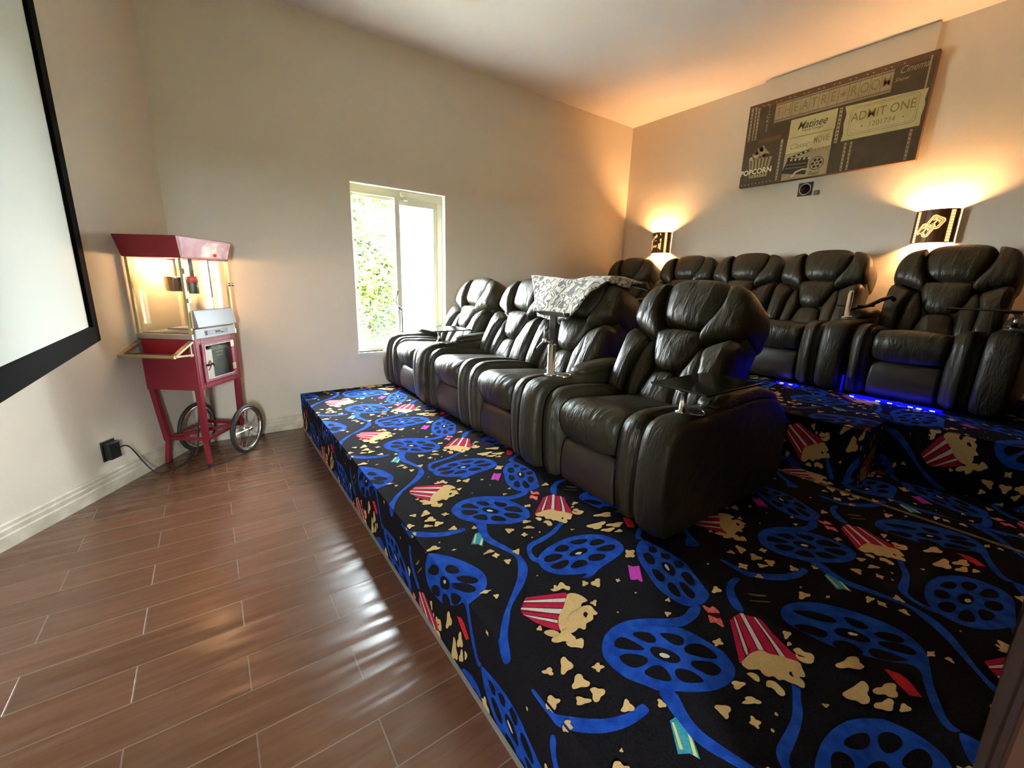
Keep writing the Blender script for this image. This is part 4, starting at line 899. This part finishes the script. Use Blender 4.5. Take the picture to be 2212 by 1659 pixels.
# fold-down handle / shelf rail on the panel side
def hnd(bm):
    for s in (-1, 1):
        x = s * (Lw - .012)
        beam(bm, (x, -Ld - .002, .872), (x, -Ld - .15, .800), .012, .028, up=(1, 0, 0)); beam(bm, (x, -Ld - .002, .788), (x, -Ld - .15, .800), .012, .020, up=(1, 0, 0))
        beam(bm, (x, -Ld - .006, .88), (x, -Ld - .006, .775), .020, .010, up=(1, 0, 0))
    tube(bm, [(-Lw - .01, -Ld - .155, .798), (Lw - .0, -Ld - .155, .798)], .011, 12)
    box(bm, -Lw + .01, Lw - .02, -Ld - .15, -Ld - .002, .786, .790)
cpart('side_handle', mat('aged_brass_handle', (.42, .33, .20), .4, metal=.6), hnd)
b = B(); box(b, -Lw + .03, Lw - .045, -Ld - .004, -Ld - .001, .792, .868); obj('side_panel_inset', b, mat('bright_red_inset', (.26, .006, .014), .4), t)
cl = lamp('cart_lamp', 'POINT', (0, 0, 0), 3.3, (1.0, .56, .26), .025); cl.parent = t; cl.location = (-.09, .05, 1.372)
b = B(); lathe(b, [(.0, 1.345), (.016, 1.349), (.022, 1.362), (.018, 1.378), (.012, 1.386), (.012, 1.394)], 16, (-.09, .05, 0)); bl = obj('bulb', b, mat('warm_bulb', (1, .9, .7), .3, emit=(1, .62, .3, 2)), t, smooth=True); bl.visible_shadow = True
# bag and poster standing inside the lower cabinet
ins = lambda p: tuple(org + RZ @ Vector(p))
def inside(name, boxes, m, label, cat):
    bm = B()
    mx = Matrix.Translation(org) @ RZ.to_4x4()
    for q, mi in boxes: box(bm, *q, mi, mx)
    return tag(obj(name, bm, m), label, cat)
M_paper = mat('cream_paper', (.80, .72, .66), .8); M_sign = mat('dark_sign_card', (.05, .055, .05), .5, noise=(8, (.10, .11, .09)))
bg_ = inside('popcorn_bag_stack', [((Lw - .05, Lw - .016, -.105, -.036, ZB0 + .013, .80), 0)], [M_paper], 'cream popcorn bag standing behind the small glass door of the cart', 'popcorn bag')
b = B()
for a, c, d, e_ in ((-.09, .68, -.05, .72), (-.085, .66, -.06, .70), (-.08, .70, -.045, .69)): pass
tube(b, [(*( (Lw - .0155), -.085, .70),), (Lw - .0155, -.065, .725), (Lw - .0155, -.05, .70), (Lw - .0155, -.07, .675), (Lw - .0155, -.088, .66)], .004, 6)
for v in b.verts: v.co = Vector(ins(v.co))
obj('red_print', b, mat('red_ink', (.45, .04, .04), .7), bg_)
sg = inside('concessions_sign', [((Lw - .045, Lw - .022, -.028, .125, ZB0 + .013, .832), 0)], [M_sign], 'dark concessions sign standing inside the cart cabinet', 'sign')
b = B(); text_bm(b, 'CONCESSIONS', .027, lambda a, c: ins((Lw - .0212, .046 + a, .800 + c * 1.2))); text_bm(b, 'POPCORN', .016, lambda a, c: ins((Lw - .0212, .046 + a, .772 + c)))
text_bm(b, 'FRESH HOT', .013, lambda a, c: ins((Lw - .0212, .046 + a, .748 + c)))
obj('sign_lettering', b, mat('sign_gold', (.55, .50, .30), .6), sg)

# ---------------------------------------------------------------- picture on the back wall
PXF = 4.562
t = empty('wall_picture', (PXF, 1.789, 2.69), 0, 'wide brown and cream theatre room canvas picture high on the back wall', 'picture')
def pf(y, z, lift=0.0): return (-.001 - lift - .0, y - 1.789, z - 2.69)
PM = [mat('print_dark_brown', (.060, .036, .012), .6, noise=(7, (.085, .052, .020), 6)), mat('print_cream', (.60, .53, .27), .6, noise=(6, (.50, .44, .21), 5)), mat('print_tan', (.42, .34, .20), .6, noise=(8, (.34, .27, .15), 5)),
      mat('print_ink', (.10, .065, .025), .6), mat('print_brown', (.135, .065, .022), .6), mat('print_gold_ink', (.26, .19, .06), .6), mat('print_black', (.030, .018, .008), .6), mat('print_white', (.85, .78, .52), .6)]
b = B(); box(b, 0, .044, 1.112 - 1.789, 2.465 - 1.789, 2.316 - 2.69, 3.060 - 2.69); obj('canvas', b, PM[4], t, bevel=.002)
b = B(); L0, L1, L2, L3 = .0006, .0012, .0018, .0024
def R(y0, y1, z0, z1, mi, lift): poly(b, [pf(y0, z0, lift), pf(y0, z1, lift), pf(y1, z1, lift), pf(y1, z0, lift)], mi)
def T(s, y, z, size, mi, lift=L3, sx=1.0, shear=0.0, **k): text_bm(b, s, size, lambda a, c: pf(y - a - c * shear, z + c, lift), mi=mi, sx=sx, **k)
def circ(y, z, r, mi, lift, n=24, rz=None): poly(b, [pf(y + r * math.cos(2 * PI * i / n), z + (rz or r) * math.sin(2 * PI * i / n), lift) for i in range(n)], mi)
R(1.118, 2.460, 2.322, 3.054, 0, .0002)
R(1.118, 2.460, 3.016, 3.054, 4, .0003)
for i in range(30): R(1.30 + i * .038, 1.312 + i * .038, 3.028, 3.036, 2, L0) if i % 3 != 1 else None
# striped curtain-like film edges
for y0, y1, z0, z1 in ((2.425, 2.442, 2.74, 3.035), (2.392, 2.405, 2.74, 3.035), (2.362, 2.378, 2.74, 3.02), (2.105, 2.123, 2.335, 2.69), (1.662, 1.685, 2.56, 2.83), (1.588, 1.604, 2.325, 2.545), (1.548, 1.562, 2.325, 2.545), (1.168, 1.185, 2.33, 2.545), (1.145, 1.155, 2.80, 3.03)):
    R(y0, y1, z0, z1, 2, L0)
    for k in range(int((z1 - z0) / .03)): R(y0 + .004, y1 - .004, z0 + .01 + k * .03, z0 + .02 + k * .03, 0, L1)
for i, ch in enumerate('TICKET'): T(ch, 2.275, 3.005 - i * .041, .045, 2, sx=.9)
R(2.135, 2.335, 2.70, 2.735, 4, L0)
# film strip THEATRE ROOM
R(1.358, 2.216, 2.852, 3.012, 2, L1)
R(1.358, 2.216, 2.995, 3.001, 3, L2); R(1.358, 2.216, 2.866, 2.872, 3, L2)
for i in range(52):
    R(1.364 + i * .0165, 1.370 + i * .0165, 3.003, 3.009, 3, L2); R(1.364 + i * .0165, 1.370 + i * .0165, 2.856, 2.863, 3, L2)
s_ = 'THEATRE*ROOM'
for i, ch in enumerate(s_):
    yc = 2.216 - .0715 * (i + .5)
    R(yc - .037, yc - .0345, 2.872, 2.995, 3, L2)
    if ch == '*':
        poly(b, [pf(yc + (.026 if k % 2 == 0 else .011) * math.sin(PI * k / 5), 2.933 + (.026 if k % 2 == 0 else .011) * math.cos(PI * k / 5), L3) for k in range(10)], 5)
    else: T(ch, yc, 2.933, .105, 5, sx=.74, offset=.0006)
# ADMIT ONE ticket
poly(b, [pf(*p, L1) for p in ((1.648, 2.832), (1.128, 2.812), (1.136, 2.740), (1.128, 2.70), (1.137, 2.63), (1.134, 2.560), (1.636, 2.562), (1.628, 2.62), (1.638, 2.70), (1.630, 2.77))], 1)
def ring(y0, y1, z0, z1, w, r, mi, lift):
    def rr(o): 
        pts = []
        for cy, cz, a0 in ((y1 - r, z1 - r, 0), (y0 + r, z1 - r, 90), (y0 + r, z0 + r, 180), (y1 - r, z0 + r, 270)):
            for k in range(5):
                a = math.radians(a0 + 22.5 * k); pts.append((cy + (r - o) * math.cos(a), cz + (r - o) * math.sin(a)))
        return pts
    A1_, B1_ = rr(0), rr(w)
    for i in range(len(A1_)):
        j = (i + 1) % len(A1_); poly(b, [pf(*A1_[i], lift), pf(*A1_[j], lift), pf(*B1_[j], lift), pf(*B1_[i], lift)], mi)
ring(1.165, 1.602, 2.590, 2.805, .006, .03, 2, L2); ring(1.178, 1.588, 2.605, 2.792, .004, .03, 2, L2)
T('ADMIT ONE', 1.385, 2.727, .094, 5, sx=.80, offset=.0005); T('1201734', 1.378, 2.650, .052, 5, sx=.95)
circ(1.505, 2.650, .006, 5, L3, 10); circ(1.245, 2.650, .006, 5, L3, 10)
# Matinee and Classic MOVIE cards
R(1.698, 2.062, 2.678, 2.836, 1, L1); R(1.704, 2.066, 2.548, 2.676, 1, L1); R(1.702, 2.068, 2.322, 2.546, 2, L1)
T('Matinee', 1.875, 2.765, .088, 3, sx=.82, shear=.3, offset=.001); T('Movie Tonight', 1.872, 2.722, .028, 3); R(1.72, 2.04, 2.679, 2.682, 5, L2)
T('Classic', 1.955, 2.602, .066, 5, shear=.35, sx=.85); T('MOVIE', 1.785, 2.618, .074, 5, sx=.56, offset=.0004)
T("IT'S A WRAP", 1.80, 2.535, .045, 5, sx=.7)
# clapper board and stick
poly(b, [pf(*p, L2) for p in ((2.035, 2.505), (1.858, 2.490), (1.868, 2.345), (2.075, 2.385))], 6)
poly(b, [pf(*p, L2) for p in ((2.045, 2.512), (1.852, 2.562), (1.846, 2.540), (2.036, 2.494))], 6)
for k in range(5):
    u = .02 + k * .036; poly(b, [pf(2.035 - u, 2.512 + u * .26 - .004, L3), pf(2.018 - u, 2.517 + u * .26 - .004, L3), pf(2.010 - u, 2.503 + u * .26, L3), pf(2.027 - u, 2.498 + u * .26, L3)], 1)
    poly(b, [pf(2.030 - u, 2.500 - u * .07, L3), pf(2.014 - u, 2.499 - u * .07, L3), pf(2.020 - u, 2.482 - u * .07, L3), pf(2.036 - u, 2.483 - u * .07, L3)], 1)
for z in (2.455, 2.425): poly(b, [pf(2.045, z, L3), pf(1.868, z - .012, L3), pf(1.868, z - .015, L3), pf(2.045, z - .003, L3)], 2)
poly(b, [pf(*p, L3 + .0005) for p in ((1.99, 2.345), (1.955, 2.385), (1.90, 2.400), (1.85, 2.392), (1.85, 2.380), (1.90, 2.386), (1.945, 2.372), (1.975, 2.335))], 1)
T('Reel', 1.80, 2.345, .05, 3, shear=.25)
circ(1.790, 2.424, .056, 3, L3); circ(1.790, 2.424, .050, 2, L3 + .0004)
for k in range(6): circ(1.790 + .031 * math.cos(k * PI / 3), 2.424 + .031 * math.sin(k * PI / 3), .0115, 6, L3 + .0008, 12)
circ(1.790, 2.424, .008, 6, L3 + .0008, 10)
# popcorn box
poly(b, [pf(*p, L1) for p in ((2.400, 2.565), (2.183, 2.562), (2.212, 2.390), (2.372, 2.394))], 2)
for k in range(6): a_ = 2.385 - k * .033; c_ = 2.362 - k * .025; poly(b, [pf(a_, 2.560, L2), pf(a_ - .014, 2.560, L2), pf(c_ - .010, 2.396, L2), pf(c_, 2.396, L2)], 3)
rn = random.Random(2)
for k in range(34):
    u = rn.uniform(-1, 1); v = rn.random(); circ(2.292 + u * .10 * (1 - v * .75), 2.570 + v * .085, rn.uniform(.012, .020), rn.choice((1, 2, 2)), L2 + .0002 * (k % 3), 9)
R(2.185, 2.452, 2.420, 2.472, 0, L2 + .0008); T('POPCORN', 2.318, 2.446, .066, 7, sx=.95, lift=L3 + .0008, offset=.002); T('Fresh & Hot', 2.316, 2.408, .026, 2)
for i in range(9): R(2.16 + i * .034, 2.172 + i * .034, 2.334, 2.342, 2, L1)
T('Cinema', 1.235, 2.985, .07, 2, shear=.3, sx=.8); T('Show', 1.30, 2.925, .04, 2, shear=.3)
obj('print_artwork', b, PM, t)

# small wall plates below the picture
t = empty('wall_plate', (XB - .006, 1.868, 2.228), 0, 'small dark square wall plate with a round dial under the picture', 'wall plate')
b = B(); box(b, 0, .005, -.060, .060, -.058, .058); obj('plate', b, mat('dark_bronze_plate', (.06, .05, .035), .35, metal=.4), t, bevel=.002)
b = B(); lathe(b, [(.040, 0), (.038, -.008), (.018, -.010), (.016, -.018), (.001, -.018)], 24, (-.001, .0, .0), 'x'); obj('dial', b, M_black, t, smooth=True)
b = B(); torus(b, .046, .003, 30, 6, (-.002, 0, 0), 'x'); obj('dial_ring', b, M_steel, t, smooth=True)
b = B(); box(b, XB - .012, XB - .001, 1.752, 1.792, 2.166, 2.206); tag(obj('sensor_eye', b, mat('grey_sensor', (.16, .14, .10), .5), bevel=.003), 'tiny grey square sensor right of the dark wall plate', 'sensor')

# ---------------------------------------------------------------- sconces
M_bronze = mat('dark_bronze_shade', (.14, .060, .020), .5, metal=.3)
M_amber = mat('backlit_amber_mica', (.9, .6, .3), .5, emit=(1.0, .50, .16, .062)); M_amber2 = mat('backlit_pale_strip', (.95, .7, .4), .5, emit=(1.0, .56, .20, .075))
def sconce(yc, zc, w_, h_, kind, label, power):
    t = empty('wall_sconce', (XB - .001, yc, zc), 0, label, 'wall light', 'themed wall sconces on the back wall')
    D = .105; N = 14
    def cur(u, dd=0.0): # u -1..1 across, curved front
        return (-(D * math.cos(u * PI / 2 * .82) ** .8 - dd) - .004, u * w_ / 2)
    bm = B(); o1 = [cur(-1 + 2 * i / N) for i in range(N + 1)]
    for i in range(N):
        a, c = o1[i], o1[i + 1]
        poly(bm, [(a[0], a[1], -h_ / 2), (c[0], c[1], -h_ / 2), (c[0], c[1], h_ / 2), (a[0], a[1], h_ / 2)])
    for s in (-1, 1):
        e_ = cur(s); poly(bm, [(e_[0], e_[1], -h_ / 2), (-.002, e_[1], -h_ / 2), (-.002, e_[1], h_ / 2), (e_[0], e_[1], h_ / 2)])
    s_o = obj('shade', bm, M_bronze, t); md = s_o.modifiers.new('thick', 'SOLIDIFY'); md.thickness = .003
    bm = B(); box(bm, -.005, 0, -w_ / 2 + .01, w_ / 2 - .01, -h_ / 2 + .02, h_ / 2 - .02); obj('back_plate', bm, M_bronze, t)
    def fr(a, c, lift=.004): # a in -1..1 (right +, i.e. toward -y), c height
        x, y = cur(-a); return (x - lift, y, c)
    for s in (-1, 1):   # film strips down both sides
        if kind == 'board' and s < 0: continue
        bm = B(); n = 11; a0, a1 = (.70, .97) if s > 0 else (-.97, -.72)
        for k in range(n):
            z0 = -h_ / 2 + .006 + k * (h_ - .012) / n
            for a2, a3 in ((a0, (a0 + a1) / 2), ((a0 + a1) / 2, a1)):
                poly(bm, [fr(a2, z0), fr(a3, z0), fr(a3, z0 + (h_ - .012) / n - .003), fr(a2, z0 + (h_ - .012) / n - .003)])
        obj('film_strip', bm, M_amber2, t)
    bm = B()
    def sub(pts, mi=0, lift=.005):
        f = []
        cx = sum(p[0] for p in pts) / len(pts); cz = sum(p[1] for p in pts) / len(pts)
        for i in range(len(pts)):
            a, c = pts[i], pts[(i + 1) % len(pts)]; poly(bm, [fr(*a, lift), fr(*c, lift), fr(cx, cz, lift)], mi)
    if kind == 'tickets':
        for (cx, cz, rot, lf) in ((-.30, -.030, -28, .0), (.14, .026, -28, .003)):
            def rp(px, pz, k=1.0):
                r_ = math.radians(rot); x = px * math.cos(r_) - pz * math.sin(r_); z = px * math.sin(r_) + pz * math.cos(r_)
                return (cx + x / (w_ / 2) * k, cz + z)
            oct_ = lambda s: [(-.030 * s, .044 * s), (.030 * s, .044 * s), (.042 * s, .030 * s), (.042 * s, -.030 * s), (.030 * s, -.044 * s), (-.030 * s, -.044 * s), (-.042 * s, -.030 * s), (-.042 * s, .030 * s)]
            sub([rp(*p) for p in oct_(1.0)], 0, .005 + lf); sub([rp(*p) for p in oct_(.82)], 1, .0056 + lf); sub([rp(*p) for p in oct_(.76)], 0, .0062 + lf)
            sub([rp(*p) for p in ((-.024, .026), (.024, .026), (.024, -.026), (-.024, -.026))], 1, .0068 + lf)
            for bx in (((-.020, .022), (.020, .022), (.020, .010), (-.020, .010)), ((-.005, .010), (.005, .010), (.005, -.018), (-.005, -.018)), ((-.012, -.016), (.012, -.016), (.012, -.022), (-.012, -.022)), ((-.020, .010), (-.014, .010), (-.014, .002), (-.020, .002)), ((.014, .010), (.020, .010), (.020, .002), (.014, .002))):
                sub([rp(*p) for p in bx], 0, .0074 + lf)
    else:
        sub([(-.85, .030), (-.60, .065), (-.1, .092), (.35, .108), (.40, .088), (-.05, .062), (-.45, .034)], 0)
        sub([(-.88, .030), (.45, .045), (.45, .010), (-.88, .0)], 0); sub([(-.88, -.004), (.45, .004), (.45, -.085), (-.92, -.095)], 0)
        sub([(-.80, -.012), (.34, -.006), (.34, -.074), (-.82, -.082)], 1, .0056); sub([(-.76, -.016), (.30, -.010), (.30, -.070), (-.78, -.078)], 0, .0062)
        for k in range(3): sub([(-.70, -.026 - k * .018), (.24, -.022 - k * .018), (.24, -.027 - k * .018), (-.70, -.031 - k * .018)], 1, .0068)
        for k in range(5): u = -.75 + k * .24; sub([(u, .050 + k * .011), (u + .06, .055 + k * .011), (u + .10, .075 + k * .008), (u + .05, .070 + k * .008)], 1, .0056)
    obj('cutout_graphic', bm, [M_amber, M_bronze], t)
    bm = B(); lathe(bm, [(.012, -.05), (.014, -.02), (.024, .0), (.020, .022), (.001, .030)], 14, (-.05, 0, .0)); obj('bulb', bm, mat('sconce_bulb', (1, .9, .7), .3, emit=(1, .7, .4, 30)), t, smooth=True)
    l = lamp('sconce_lamp', 'POINT', (0, 0, 0), power, (1.0, .50, .19), .02); l.parent = t; l.location = (-.055, 0, .055)
    l = lamp('sconce_lamp', 'POINT', (0, 0, 0), power * .6, (1.0, .50, .19), .02); l.parent = t; l.location = (-.055, 0, -.055)
sconce(.912, 1.815, .236, .240, 'tickets', 'larger lit sconce with two crossed tickets, above the right back-row recliner', 3.1)
sconce(3.355, 1.835, .236, .240, 'board', 'lit sconce with a clapper board cutout, small in the far corner', 3.1)
